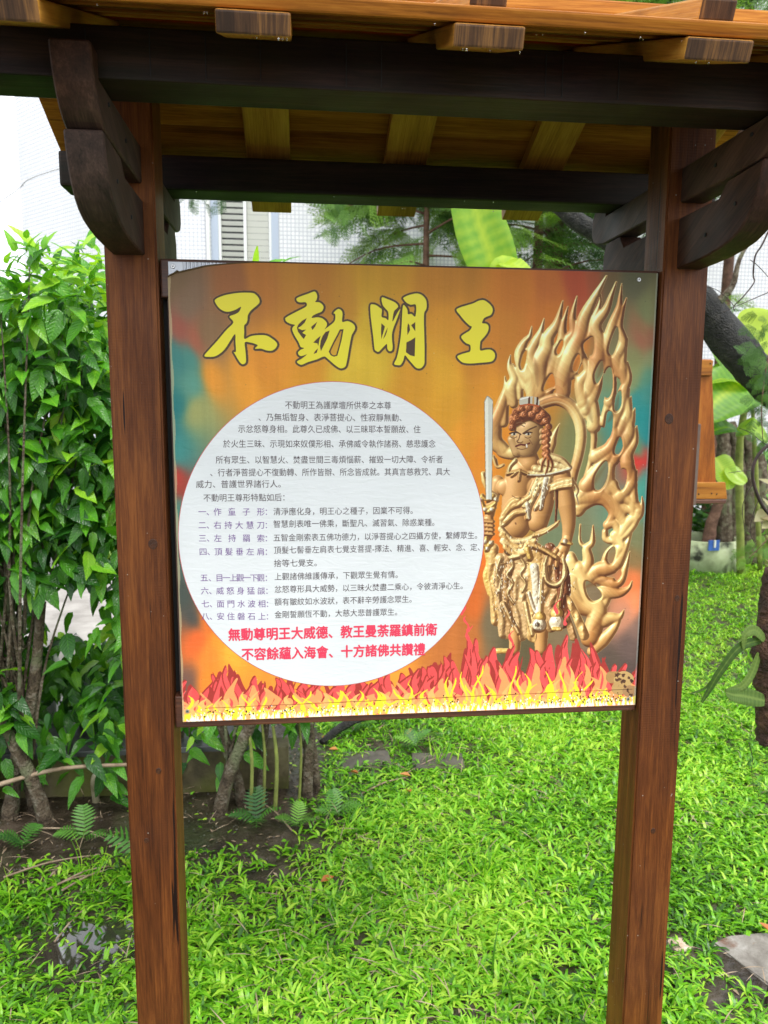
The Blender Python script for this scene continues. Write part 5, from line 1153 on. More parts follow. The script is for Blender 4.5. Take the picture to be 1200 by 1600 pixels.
# ------------------------------------------------------------------ ferns
def frond_geo(np_=9):
    V = []; F = []
    for i in range(np_):
        t = (i + 1) / (np_ + 1); y = t; l = .34 * math.sin(math.pi * (t * .82 + .12)) + .03; z = .22 * math.sin(math.pi * t * .8) - .18 * t * t
        for sd in (-1, 1):
            o = len(V); w = .035; fx = .42
            V += [(0, y - w, z), (0, y + w, z), (sd * l * .55, y + l * fx * .55 + w, z - .02), (sd * l * .55, y + l * fx * .55 - w, z - .02), (sd * l, y + l * fx, z - .06), (sd * l, y + l * fx, z - .061)]
            F += [(o, o + 1, o + 2, o + 3), (o + 3, o + 2, o + 4, o + 5)]
    n = 10
    for i in range(n):
        t0, t1 = i / n * .97, (i + 1) / n * .97; zz = lambda t: .22 * math.sin(math.pi * t * .8) - .18 * t * t + .002; o = len(V); w = .007
        V += [(-w, t0, zz(t0)), (w, t0, zz(t0)), (w, t1, zz(t1)), (-w, t1, zz(t1))]; F.append((o, o + 1, o + 2, o + 3))
    return np.array(V), np.array(F)
FG = frond_geo(); FME = [npmesh('frond', FG[0], FG[1], FERNM, True, np.full(len(FG[0]), tt)) for tt in (.25, .5, .8)]
def fern(label, x, y, n, L, seed, tk=1, face=None):
    rs = np.random.RandomState(seed); z = float(gz(x, y)); t = thing('fern', label, 'fern', (x, y, z), 'ferns growing on the mud')
    for k in range(n):
        a = (2 * math.pi * k / n + rs.uniform(-.4, .4)) if face is None else face + rs.uniform(-.8, .8)
        o = link('frond', FME[min(2, max(0, tk + rs.randint(-1, 2)))], t, (x, y, z + .004), (R_(rs.uniform(8, 48)), R_(rs.uniform(-12, 12)), a)); o.scale = (L * rs.uniform(.75, 1.1),) * 3
fern('dark green fern with broad drooping frond below the left end of the panel', -.27, 1.20, 4, .12, 1, 0); fern('pale green fern just right of the dark green fern below the panel', -.13, 1.16, 5, .10, 2, 2)
fern('fern with feathery fronds beside the ropy shrub stem at the lawn edge', .02, 1.22, 5, .11, 3, 1); fern('fern leaning over the mud at the foot of the planter wall', -.86, 1.14, 4, .12, 4, 1)
fern('fern at the left edge of the picture beside the shrub trunks', -1.06, 1.12, 5, .11, 5, 0); fern('small upright fern behind the stepping slabs', .40, 1.78, 5, .12, 6, 2); fern('fern growing at the end of the dark fallen branch', .12, 1.95, 5, .13, 8, 1)
fern('narrow fern beside the puddle against the left post', -.62, .98, 4, .15, 12, 1)

# stepping slabs, stones, fallen branch and leaves
tag(box('stepping_slab', .03, .27, 1.58, 1.74, -.03, .001, SLABM, None, .006), 'left mossy stepping slab set flush in the ground beneath the panel', 'stepping stone', 'stepping slabs')
o = box('stepping_slab', .36, .58, 1.55, 1.69, -.03, .002, SLABM, None, .006, (0, 0, R_(-6))); tag(o, 'right mossy stepping slab set flush in the ground beneath the panel', 'stepping stone', 'stepping slabs')
def flatstone(name, pts, z0, z1, mat, seed):
    rs = np.random.RandomState(seed); cx = sum(p[0] for p in pts) / len(pts); cy = sum(p[1] for p in pts) / len(pts); bm = bmesh.new()
    b1 = [bm.verts.new((x - cx, y - cy, z0)) for x, y in pts]; t1 = [bm.verts.new(((x - cx) * .94, (y - cy) * .94, z1 + rs.uniform(-.003, .003))) for x, y in pts]; bm.faces.new(b1[::-1]); bm.faces.new(t1); n = len(pts)
    for i in range(n): bm.faces.new((b1[i], b1[(i + 1) % n], t1[(i + 1) % n], t1[i]))
    bmesh.ops.bevel(bm, geom=bm.edges[:], offset=.005, segments=2, affect='EDGES'); me = bpy.data.meshes.new(name); bm.to_mesh(me); bm.free(); me.materials.append(mat); return link(name, me, None, (cx, cy, 0))
tag(flatstone('flat_stone', [(1.03, .43), (1.10, .455), (1.20, .46), (1.34, .44), (1.38, .33), (1.22, .35), (1.16, .27), (1.10, .25), (1.07, .33)], -.03, .010, STONE, 1), 'large flat grey stone half in the grass at the bottom right corner', 'stone')
tag(flatstone('flat_stone', [(1.17, .26), (1.23, .335), (1.4, .31), (1.42, .18), (1.25, .16)], -.03, .020, STONE, 2), 'smaller grey stone piled beside the large flat stone at the bottom right edge', 'stone')
tag(blob('pink_stone', (.945, .43, -.004), (.036, .030, .020), PINKST, 6), 'small pinkish stone in the grass right of the right post', 'stone')
tag(tube('fallen_branch', [(-.02, 1.80, .02), (.10, 1.92, .05), (.28, 2.02, .07), (.42, 2.12, .10)], [.014, .02, .018, .01], BLACKB, None, 8, .3), 'dark fallen branch lying on the mud just below the panel', 'branch')
DG = leaf_geo(1, .6, 4, .9, -.25, .0); dme = npmesh('fallen_leaf', DG[0], DG[1], DEADL, True, np.full(len(DG[0]), .5))
for k, (x, y) in enumerate(((-.01, 1.80), (.05, 1.72), (.09, 1.52), (.37, 1.87), (.33, 1.47), (.30, 1.35), (-.05, .80), (1.22, .42))):
    o = bpy.data.objects.new('fallen_leaf', dme); COL.objects.link(o); o.location = (x, y, float(gz(x, y)) + .022); o.scale = (.045,) * 3; o.rotation_euler = (.2 * math.sin(k * 3), .3 * math.cos(k * 2), k * 1.9)
    tag(o, ('orange fallen leaf just under the panel beside the dark fallen branch', 'orange fallen leaf on the far edge of the left stepping slab', 'orange fallen leaf in front of the left stepping slab', 'orange fallen leaf behind the right stepping slab', 'orange fallen leaf in the grass in front of the right stepping slab', 'nearest orange fallen leaf in the grass edge below the panel', 'brown fallen leaf on the bare mud right of the left post', 'curled orange leaf on the large flat stone')[k], 'fallen leaf', 'fallen leaves on the ground')
rs_ = np.random.RandomState(4)
TWL = ['long dry twig at the left edge of the mud above the puddle', 'dry twig in the bundle above the puddle, the topmost', 'dry twig in the middle of the bundle above the puddle', 'dry twig in the bundle above the puddle, the lowest', 'short dry twig beside the left post at mid mud', 'dry twig sticking into the rain puddle', 'dry twig lying at the foot of the fern by the planter wall', 'dry twig on the mud edge in front of the left stepping slab', 'dry twig lying in front of the right stepping slab', 'dry twig leaning among the ferns below the panel', 'dry twig behind the narrow fern beside the left post']
for k, (x, y, a, l) in enumerate(((-.93, .98, .35, .26), (-.80, .92, .5, .16), (-.78, .90, .62, .17), (-.83, .89, .42, .15), (-.60, .86, -.2, .14), (-.78, .72, 1.2, .16), (-.9, 1.17, -.3, .3), (.22, 1.42, .5, .22), (.45, 1.62, .6, .3), (-.2, 1.22, 2.1, .22), (-.66, 1.08, .1, .2))):
    z = float(gz(x, y)) + .008; dx, dy = math.cos(a) * l / 2, math.sin(a) * l / 2
    o = tube('dry_twig', [(x - dx, y - dy, z), (x, y + .008, z + .010), (x + dx, y + dy, z + .004)], [.0035, .0022], TWIG, None, 5); tag(o, TWL[k], 'twig', 'dry twigs on the mud')
o = tube('bare_branch', [(-1.25, 1.26, .14), (-1.0, 1.27, .20), (-.8, 1.28, .205), (-.62, 1.30, .19)], [.009, .007, .006], TWIG, None, 6); tag(o, 'pale bare branch crossing in front of the planter wall', 'branch')

# ------------------------------------------------------------------ conifers
def spray_geo(seed, n=9):
    """flat feathery spray along +Y: side sprigs, each with two rows of scale leaves"""
    rs = np.random.RandomState(seed); V = []; F = []
    def strip(p, d, l, w):
        d = d / np.linalg.norm(d); s = np.array([-d[1], d[0], 0]) * w; a = p - s; b = p + s; c = p + d * l + s * .2; e = p + d * l - s * .2; c[2] -= l * .12; e[2] -= l * .12; o = len(V); V.extend([a, b, c, e]); F.append((o, o + 1, o + 2, o + 3))
    for i in range(n):
        t = (i + .5) / n; p = np.array([.05 * math.sin(3 * t), t * .9, -.16 * t * t]); l = .42 * (1 - t) ** .7 + .08
        for sd in (-1, 1):
            d = np.array([sd * (.8 + .2 * rs.rand()), .65 + .3 * rs.rand(), rs.uniform(-.2, .12)]); dn = d / np.linalg.norm(d); strip(p, d, l, .016)
            m = max(2, int(l / .075))
            for j in range(m):
                q = p + dn * l * (j + .6) / m
                for s2 in (-1, 1):
                    e = dn + s2 * .85 * np.array([-dn[1], dn[0], 0]); strip(q, e, .085 * (1 - .4 * j / m) + .02, .012)
    strip(np.zeros(3), np.array([.03, 1, -.1]), .95, .012)
    return np.array(V), np.array(F)
SPR = [spray_geo(s) for s in (1, 2)]
def conifer(label, x, y, h, r, n, seed, zlo=1.2, lean=0, tr=.05, size=(.22, .42)):
    rs = np.random.RandomState(seed); t = thing('conifer_tree', label, 'conifer', (x, y, 0), 'conifers behind the notice board')
    tube('trunk', [(x, y, -.05), (x + lean * .4, y, h * .4), (x + lean, y, h)], [tr, tr * .75, tr * .2], REDB, t, 10, .2, seed)
    P = []; D = []; J = Joined(); nb = 34
    for b in range(nb):
        z = zlo + (h - zlo) * (b + rs.rand()) / nb; a = rs.uniform(0, 6.28); L = r * (1 - .75 * (z - zlo) / (h - zlo)) * rs.uniform(.6, 1.15); tx = x + lean * z / h
        d = np.array([math.cos(a), math.sin(a), rs.uniform(-.15, .35)]); s0 = np.array([tx, y, z]); e0 = s0 + d * L; e0[2] -= L * .22; pth = catmull([s0, (s0 + e0) / 2 + np.array([0, 0, .1 * L]), e0], 5)
        V, F = tube_np(pth, np.linspace(.012, .003, len(pth)), 5); J.add(V - np.array([x, y, 0]), F)
        m = int(n / nb)
        for k in range(m):
            u = rs.uniform(.25, 1.); i = u * (len(pth) - 1); i0 = int(min(i, len(pth) - 2)); q = pth[i0] + (pth[i0 + 1] - pth[i0]) * (i - i0); P.append(q + rs.normal(0, .03 + .05 * L, 3)); D.append(d + np.array([rs.normal(0, .7), rs.normal(0, .7), rs.uniform(-1.1, .15)]))
    P = np.array(P); D = np.array(D); n = len(P); nm = np.stack([rs.normal(0, .5, n), rs.normal(-.3, .5, n), np.ones(n)], 1)
    me = scatter(SPR[seed % 2], P - np.array([x, y, 0]), orient(D, nm), rs.uniform(*size, n), np.clip(rs.normal(.62, .22, n), 0, 1), CONIF, 'crown', False)
    o = link('crown', me, t, (x, y, 0)); o['kind'] = 'stuff'; o = link('branches', J.mesh('branches', REDB), t, (x, y, 0)); o['kind'] = 'stuff'
conifer('feathery conifer with reddish trunk behind the middle of the board', 1.0, 5.4, 4.6, 1.15, 650, 1, 2.0)
conifer('conifer with slim reddish trunk seen left of the leaning black trunk', 1.85, 5.0, 5.6, 1.1, 600, 2, 2.0, .05, .06)
conifer('conifer just right of the slim reddish one behind the board', 2.12, 5.3, 6.0, 1.3, 750, 3, 2.1, .05, .07)
conifer('tall thin conifer near the right edge rising above the roof', 4.4, 6.6, 8.6, 2.3, 1300, 4, 4.0, .2, .07, (.3, .5))
conifer('tall conifer in the distance above the right end of the roof', 2.6, 6.8, 8.8, 2.3, 1300, 6, 4.2, -.1, .07, (.3, .5))
# a bough hanging behind the rear purlin
hb = thing('hanging_bough', 'brownish conifer bough hanging behind the rear purlin near the shutters', 'branch', (.10, 2.3, 2.75))
tube('twig', [(.35, 2.5, 3.0), (.2, 2.4, 2.85), (.10, 2.3, 2.70), (.07, 2.25, 2.42)], [.008, .005, .002], REDB, hb, 6)
rs_ = np.random.RandomState(8); n = 46; P = np.stack([rs_.normal(.07, .045, n), rs_.normal(2.27, .04, n), rs_.uniform(2.30, 2.75, n)], 1); D = np.stack([rs_.normal(0, .35, n), rs_.normal(0, .3, n), -np.ones(n)], 1)
o = link('sprays', scatter(SPR[0], P - np.array([.10, 2.3, 2.75]), orient(D, rs_.normal(0, 1, (n, 3))), rs_.uniform(.06, .12, n), rs_.uniform(.1, .6, n), CONIF, 'sprays', False), hb, (.10, 2.3, 2.75)); o['kind'] = 'stuff'
hb = thing('hanging_bough', 'grey green conifer bough hanging behind the rear purlin beside the left post', 'branch', (-.62, 2.6, 2.75))
tube('twig', [(-.4, 2.7, 2.95), (-.5, 2.65, 2.72), (-.62, 2.6, 2.55)], [.006, .004, .002], REDB, hb, 6)
n = 26; P = np.stack([rs_.normal(-.56, .09, n), rs_.normal(2.62, .04, n), rs_.uniform(2.50, 2.75, n)], 1); D = np.stack([rs_.normal(-.5, .6, n), rs_.normal(0, .3, n), -np.ones(n)], 1)
o = link('sprays', scatter(SPR[1], P - np.array([-.62, 2.6, 2.75]), orient(D, rs_.normal(0, 1, (n, 3))), rs_.uniform(.06, .12, n), rs_.uniform(.1, .5, n), CONIF, 'sprays', False), hb, (-.62, 2.6, 2.75)); o['kind'] = 'stuff'

# ------------------------------------------------------------------ leaning black trunk
lt = thing('leaning_tree', 'wet black leaning tree trunk crossing behind the right post', 'tree', (3.6, 2.5, 0))
tube('trunk', [(3.75, 2.5, -.05), (3.3, 2.5, .75), (2.75, 2.5, 1.36), (2.30, 2.5, 1.72), (1.98, 2.5, 2.05), (1.62, 2.52, 2.28), (1.25, 2.55, 2.50), (.98, 2.6, 2.80), (.85, 2.7, 3.3)], [.14, .125, .11, .10, .088, .055, .042, .035, .02], BLACKB, lt, 14, .22, 5, 7)
tube('limb', [(2.05, 2.48, 2.02), (2.12, 2.42, 2.12), (2.16, 2.4, 2.3), (2.4, 2.4, 2.6)], [.03, .016, .01, .005], BARK, lt, 7)
# curly black twigs hanging on the right in front of the trunk
def twig(label, pts, r):
    tag(tube('curly_twig', pts, r, DTWIG, None, 6, .2), label, 'twig')
def W3(px_, py_, Y):
    a = (px_ - 600) / 1193.04; b = (py_ - 800) / 1193.04; d = r2 * a + d2 * b + fwd; t = (Y - CAMP[1]) / d.y; return tuple(Vector(CAMP) + d * t)
twig('crooked black twig hanging beside the right bracket', [W3(1215, 330, 1.0), W3(1192, 380, 1.0), W3(1180, 400, 1.0), W3(1177, 430, 1.02), W3(1178, 442, 1.0), W3(1160, 465, 1.0), W3(1147, 478, 1.0), W3(1148, 486, 1.0)], [.0032, .0026, .0022, .0015])
twig('thin twig running from the crooked black twig to the right edge', [W3(1130, 488, 1.0), W3(1147, 480, 1.0), W3(1170, 470, 1.02), W3(1205, 455, 1.0)], [.0012, .0014, .0018])
twig('hair thin twig arching left of the crooked black twig', [W3(1104, 448, 1.0), W3(1120, 453, 1.0), W3(1136, 466, 1.0), W3(1147, 478, 1.0)], [.0008, .0012])
twig('short black twig branching right near the top of the crooked twig', [W3(1172, 406, 1.0), W3(1185, 416, 1.0), W3(1205, 438, 1.0)], [.0012, .0012])
twig('dark curved branch bending down at the right edge above the round planter', [W3(1215, 690, 1.1), W3(1195, 700, 1.1), W3(1180, 720, 1.1), W3(1176, 745, 1.1), W3(1184, 775, 1.1), W3(1198, 800, 1.1), W3(1215, 812, 1.1)], [.006, .0055, .006, .005])
twig('thin dark twig hanging from the curved branch on the left side', [W3(1180, 752, 1.1), W3(1168, 770, 1.1), W3(1160, 795, 1.1), W3(1164, 830, 1.1)], [.0018, .0010]); twig('thin dark twig hanging from the curved branch straight down', [W3(1186, 780, 1.1), W3(1178, 800, 1.1), W3(1172, 830, 1.1), W3(1180, 850, 1.1)], [.0018, .0010])
twig('thin twig reaching left from the curved branch', [W3(1178, 735, 1.1), W3(1160, 736, 1.1), W3(1138, 739, 1.1)], [.0018, .0008]); twig('long thin dark twig across the banana leaves', [W3(1215, 705, 1.1), W3(1190, 690, 1.1), W3(1172, 676, 1.1), W3(1155, 669, 1.1)], [.0014, .0010])
twig('thin wiry twig dangling under the hanging log', [W3(1170, 1160, .6), W3(1176, 1185, .6), W3(1174, 1205, .6), W3(1178, 1232, .6)], [.0012, .0006]); twig('hair thin horizontal tendril below the hanging log', [W3(1135, 1158, .6), W3(1160, 1155, .6), W3(1200, 1160, .6)], [.0006, .0006])
twig('dark upright stalk at the bottom right corner', [W3(1192, 1600, .2), W3(1200, 1550, .2), W3(1206, 1520, .2)], [.004, .003])
# conifer sprig on the right edge
hb = thing('conifer_sprig', 'dark green conifer sprig drooping in at the right edge below the leaning trunk', 'branch', W3(1205, 520, 1.2))
c = np.array(W3(1205, 520, 1.2)); tube('twig', [W3(1225, 480, 1.2), W3(1200, 560, 1.2), W3(1190, 640, 1.2), W3(1195, 720, 1.2)], [.003, .0025, .0012], REDB, hb, 6)
cand = [(1192, 500), (1186, 515), (1200, 530), (1178, 545), (1170, 560), (1182, 570), (1195, 560), (1192, 590), (1200, 610), (1188, 625), (1196, 640), (1186, 655), (1200, 665), (1194, 685), (1202, 700), (1190, 600), (1204, 590), (1198, 575), (1200, 640), (1205, 680)]
P = np.array([W3(a, b, 1.2 + rs_.uniform(-.03, .03)) for a, b in cand * 3]); P += rs_.normal(0, .012, P.shape); n = len(P); D = np.stack([rs_.normal(-.3, .6, n), rs_.normal(0, .2, n), rs_.uniform(-1, .3, n)], 1)
o = link('sprays', scatter(SPR[1], P - c, orient(D, np.stack([rs_.normal(0, .3, n), -np.ones(n), rs_.normal(0, .3, n)], 1)), rs_.uniform(.035, .07, n), rs_.uniform(.0, .35, n), CONIF, 'sprays', False), hb, tuple(c)); o['kind'] = 'stuff'
hb = thing('conifer_sprig', 'light green conifer sprig hanging beside the round planter', 'branch', W3(1185, 850, 1.2)); c = np.array(W3(1185, 850, 1.2))
cand = [(1175, 850), (1165, 862), (1180, 868), (1172, 880), (1188, 860), (1160, 872), (1196, 850), (1205, 870), (1200, 840)]
tube('twig', [W3(1215, 800, 1.2), W3(1200, 840, 1.2), W3(1170, 872, 1.2)], [.002, .001], REDB, hb, 6)
P = np.array([W3(a, b, 1.2) for a, b in cand * 2]); P += rs_.normal(0, .01, P.shape); n = len(P); D = np.stack([rs_.normal(-.5, .5, n), rs_.normal(0, .2, n), rs_.uniform(-.8, .4, n)], 1)
o = link('sprays', scatter(SPR[0], P - c, orient(D, np.stack([rs_.normal(0, .3, n), -np.ones(n), rs_.normal(0, .3, n)], 1)), rs_.uniform(.03, .055, n), rs_.uniform(.5, .9, n), CONIF, 'sprays', False), hb, tuple(c)); o['kind'] = 'stuff'

# ------------------------------------------------------------------ banana plants
def blade(name, path, width, mat, parent, nm=(0, -1, 0), tint=.6, fold=.15, nseg=34, tipw=.5):
    """big ribbed leaf along a path; nm = side the leaf faces"""
    p = catmull(path, max(3, nseg // (len(path) - 1))); n = len(p); T = np.gradient(p, axis=0); T /= np.linalg.norm(T, axis=1)[:, None]; nm = np.array(nm, float); V = []; tt = []; base = p[0].copy()
    cols = 9
    for i in range(n):
        u = i / (n - 1); s = np.cross(T[i], nm); s /= np.linalg.norm(s); w = width / 2 * (math.sin(math.pi * min(1, (u * .93 + .05)) ** .75) ** .55) if u < 1 else .004
        for k in range(cols):
            q = (k / (cols - 1)) * 2 - 1; V.append(p[i] - base + s * q * w + nm * (abs(q) * w * fold + .07 * w * math.sin(q * 9 + u * 3) * abs(q)) + nm * .022 * w * (i % 2) * abs(q)); tt.append(tint + .17 * (i % 2) - .085 + (.45 if k == cols // 2 else 0))
    F = [(i * cols + k, i * cols + k + 1, (i + 1) * cols + k + 1, (i + 1) * cols + k) for i in range(n - 1) for k in range(cols - 1)]
    return link(name, npmesh(name, V, F, mat, True, np.clip(tt, 0, 1)), parent, tuple(base))
bp = thing('banana_plant', 'banana plant whose upright bright leaf shows above the panel', 'banana plant', (1.42, 3.7, 0))
tube('stalk', [(1.42, 3.7, -.05), (1.40, 3.7, .9), (1.36, 3.68, 1.8)], [.09, .08, .05], STEM, bp, 12)
blade('leaf', [W3(790, 470, 3.62), W3(768, 405, 3.6), W3(748, 345, 3.6), W3(730, 260, 3.6), W3(722, 190, 3.62)], .34, BANANA, bp, (-.15, -1, .1), .74, .12, 30)
blade('leaf', [W3(770, 480, 3.55), W3(785, 420, 3.5), W3(800, 412, 3.4), W3(830, 430, 3.3)], .16, BANANA, bp, (0, -.8, .6), .8, .2)
for a, l in ((.6, 1.0), (2.6, .9), (4.0, .8)): blade('leaf', [(1.37, 3.68, 1.75), (1.37 + .35 * math.cos(a) * l, 3.7 + .3 * math.sin(a), 2.05), (1.37 + .9 * math.cos(a) * l, 3.7 + .6 * math.sin(a), 1.9)], .28, BANANA, bp, (0, -.4, 1), .5, .15)
bq = thing('banana_plant', 'banana plant with broad leaves and an orange bud right of the right post', 'banana plant', W3(1158, 845, 5.0)[:2] + (0,))
tube('stalk', [tuple(W3(1160, 870, 5.0)[:2]) + (0,), W3(1155, 720, 4.9), W3(1160, 660, 4.8), W3(1172, 600, 4.7)], [.036, .032, .028, .02], STEM, bq, 12, .2)
tube('stalk', [tuple(W3(1190, 870, 5.1)[:2]) + (0,), W3(1180, 720, 5.0), W3(1176, 640, 4.9)], [.022, .022, .016], STEM, bq, 10, .2)
blade('leaf', [W3(1172, 625, 4.6), W3(1150, 565, 4.5), W3(1120, 530, 4.4), W3(1088, 505, 4.3)], .42, BANANA, bq, (-.2, -.9, .5), .42, .1)
blade('leaf', [W3(1185, 585, 4.4), W3(1155, 600, 4.3), W3(1120, 625, 4.2), W3(1092, 655, 4.1)], .46, BANANA, bq, (-.1, -.9, .5), .40, .12)
blade('leaf', [W3(1170, 610, 4.35), W3(1135, 592, 4.3), W3(1098, 600, 4.25)], .20, BANANA, bq, (0, -.3, 1), .75, .1)
blade('leaf', [W3(1240, 560, 3.9), W3(1205, 530, 3.8), W3(1172, 515, 3.75), W3(1150, 505, 3.7)], .38, BANANA, bq, (.15, -1, .2), .93, .08)
blade('leaf', [W3(1160, 680, 4.4), W3(1135, 668, 4.3), W3(1098, 680, 4.2)], .20, BANANA, bq, (0, -.6, 1), .38, .2); blade('leaf', [W3(1150, 675, 4.4), W3(1175, 668, 4.3), W3(1200, 690, 4.3)], .22, BANANA, bq, (0, -.8, .8), .85, .15)
blade('leaf', [W3(1118, 715, 4.2), W3(1130, 735, 4.15), W3(1140, 765, 4.1)], .20, BANANA, bq, (-.1, -1, .3), .75, .2); blade('leaf', [W3(1138, 730, 4.15), W3(1150, 745, 4.1), W3(1165, 755, 4.05)], .14, BANANA, bq, (.1, -1, .3), .9, .2)
bd = blade('bud', [W3(1152, 645, 4.5), W3(1165, 635, 4.45), W3(1176, 622, 4.45)], .09, SPADIX, bq, (0, -1, .3), .5, .6)
for k, (a, b) in enumerate((((1130, 735), (1122, 635)), ((1150, 735), (1142, 660)), ((1172, 745), (1165, 680)), ((1186, 750), (1180, 700)))):
    o = tube('dead_trunk', [tuple(W3(a[0], 850, 5.4)[:2]) + (0,), W3(*a, 5.4), W3((a[0] + b[0]) / 2 + 4, (a[1] + b[1]) / 2, 5.4), W3(*b, 5.4)], [.09, .08, .06, .04], BARK, None, 9, .35, k)
    tag(o, ('bare brown trunk leaning just right of the wooden sign', 'second bare brown trunk from the wooden sign', 'bare brown trunk behind the banana stalks', 'rightmost bare brown trunk behind the banana leaves')[k], 'trunk', 'bare trunks behind the banana leaves')

# ------------------------------------------------------------------ second wooden sign, seen from its side
ws = thing('wooden_sign', 'orange wooden sign panel with battens half hidden behind the right post', 'wooden sign', (1.86, 2.2, 0))
def tilted(name, c4, th, mat):
    bm = bmesh.new(); c = sum((Vector(v) for v in c4), Vector()) / 4; a = [bm.verts.new(Vector(v) - c) for v in c4]; b = [bm.verts.new(Vector(v) - c + Vector((0, th, 0))) for v in c4]; bm.faces.new(a); bm.faces.new(b[::-1])
    for i in range(4): bm.faces.new((a[i], b[i], b[(i + 1) % 4], a[(i + 1) % 4]))
    bmesh.ops.recalc_face_normals(bm, faces=bm.faces); bmesh.ops.bevel(bm, geom=bm.edges[:], offset=.003, segments=1, affect='EDGES'); me = bpy.data.meshes.new(name); bm.to_mesh(me); bm.free(); me.materials.append(mat); return link(name, me, ws, tuple(c))
tilted('panel', [(1.62, 2.2, 1.74), (1.912, 2.2, 1.735), (1.985, 2.2, 1.04), (1.60, 2.2, 1.04)], .03, SIGNW)
tilted('batten', [(1.62, 2.18, 1.735), (1.910, 2.18, 1.730), (1.908, 2.18, 1.655), (1.62, 2.18, 1.655)], .02, SIGNX); tilted('batten', [(1.62, 2.18, 1.13), (2.015, 2.18, 1.13), (2.03, 2.18, 1.045), (1.62, 2.18, 1.045)], .02, SIGNX)
tilted('drip_edge', [(1.62, 2.175, 1.043), (2.025, 2.175, 1.043), (2.02, 2.175, 1.022), (1.62, 2.175, 1.022)], .03, FRAME)
box('side_post', 1.66, 1.75, 2.24, 2.32, 0, 1.8, POST, ws, .004); tilted('edge_strip', [(1.62, 2.14, 1.45), (1.845, 2.14, 1.42), (1.845, 2.14, 1.02), (1.62, 2.14, 1.02)], .015, FRAMEV)
for q in ((1092, 772), (1120, 772), (1112, 771), (1110, 568)): 
    x, y, z = W3(*q, 2.178); o = blob('nail', (x, y, z), (.004, .002, .004), BLACK, 1, 1, 0); o.parent = ws; o.location = Vector((x, y, z)) - Vector(ws.location)

# ------------------------------------------------------------------ round planter and plants at the far edge of the lawn
rp = thing('round_planter', 'round pale mossy concrete planter with a blue tile at the far edge of the lawn', 'planter', (3.70, 5.35, 0))
lathe('planter_ring', [(.322, -.02), (.320, .28), (.314, .285), (.290, .285), (.285, .24), (.285, .10)], BASINM, rp, (3.70, 5.35, 0), 36)
x, y, z = W3(1113, 851, 5.05); bt = box('blue_tile', x - .055, x + .055, 5.018, 5.032, z - .05, z + .045, BLUE, rp, .002, (0, 0, R_(6))); box('tile_spout', x - .008, x + .008, 5.0, 5.0175, z - .02, z + .05, POTW, rp, .003)
lathe('soil_fill', [(.284, .2), (.01, .215)], SOIL, rp, (3.70, 5.35, 0), 24)
st_ = tube('stump', [(3.73, 5.35, .18), (3.76, 5.35, .42), (3.82, 5.35, .62)], [.065, .055, .045], REDB, None, 10, .3, 3); tag(st_, 'leaning brown stump standing in the round pale planter', 'stump')
tag(blob('boulder', (3.52, 5.95, .22), (.30, .25, .30), ROCK, 12, 4, .1), 'grey boulder behind the round pale planter', 'boulder')
CG = leaf_geo(1, .85, 4, .15, .2, 0)
def ground_plant(label, x, y, h, r, n, mat, seed, size=(.06, .13), tl=(.2, .8)):
    rs = np.random.RandomState(seed); t = thing('leafy_plant', label, 'plant', (x, y, 0), 'leafy plants beyond the lawn'); P = np.stack([rs.normal(x, r * .5, n), rs.normal(y, r * .35, n), h * rs.uniform(.15, 1, n)], 1); D = np.stack([rs.normal(0, 1, n), rs.normal(-.5, .6, n), rs.uniform(-.6, .4, n)], 1)
    M = orient(D, np.stack([rs.normal(0, .3, n), rs.normal(-.5, .3, n), np.ones(n)], 1)); sc = rs.uniform(*size, n); ti = rs.uniform(*tl, n); big = np.argsort(P[:, 1])[:40]
    me = npmesh('leaf', CG[0], CG[1], mat, True, np.full(len(CG[0]), (tl[0] + tl[1]) / 2))
    for i in big: o = bpy.data.objects.new('leaf', me); COL.objects.link(o); o.parent = t; o.location = Vector(P[i]) - t.location; o.rotation_euler = Matrix(M[i].tolist()).to_euler(); o.scale = (sc[i],) * 3
    k = np.ones(n, bool); k[big] = False
    if k.sum(): o = link('foliage', scatter(CG, P[k] - np.array([x, y, 0]), M[k], sc[k], ti[k], mat, 'foliage'), t, (x, y, 0)); o['kind'] = 'stuff'
    for j in range(5): tube('stem', [(x + rs.uniform(-r, r) * .3, y, 0), (x + rs.uniform(-r, r) * .5, y, h * .5), (x + rs.uniform(-r, r) * .7, y, h * .95)], [.008, .004], STEM, t, 5)
ground_plant('low leafy plant directly behind the round planter', 4.0, 5.9, .75, .35, 260, FERNM, 41); ground_plant('leafy plant right of the round planter', 4.45, 5.5, .8, .35, 260, FERNM, 42, (.07, .14)); ground_plant('leafy plant at the right edge in front of the bare trunks', 4.7, 6.0, 1.0, .5, 300, HLEAF, 43)
ground_plant('dark leafy plant behind the wooden sign', 3.3, 6.2, .9, .45, 300, HLEAF, 44, (.08, .16), (.1, .5)); ground_plant('dark shrub at the right edge behind the leafy plants', 5.3, 7.0, 1.0, .5, 260, FERNM, 45, (.1, .18), (.0, .5)); ground_plant('cream leaved plant at the right edge above the planter', W3(1208, 790, 4.3)[0], 4.3, 1.05, .10, 22, PALE, 46, (.10, .16))
for k in range(8): ground_plant(('leftmost', 'second', 'third', 'fourth', 'fifth', 'sixth', 'seventh', 'rightmost')[k] + ' shrub from the left in the row closing the lawn behind the board', -.2 + k * .55, 7.3 + .2 * math.sin(k * 2), 1.25, .5, 220, HLEAF, 60 + k, (.1, .18), (.1, .6))

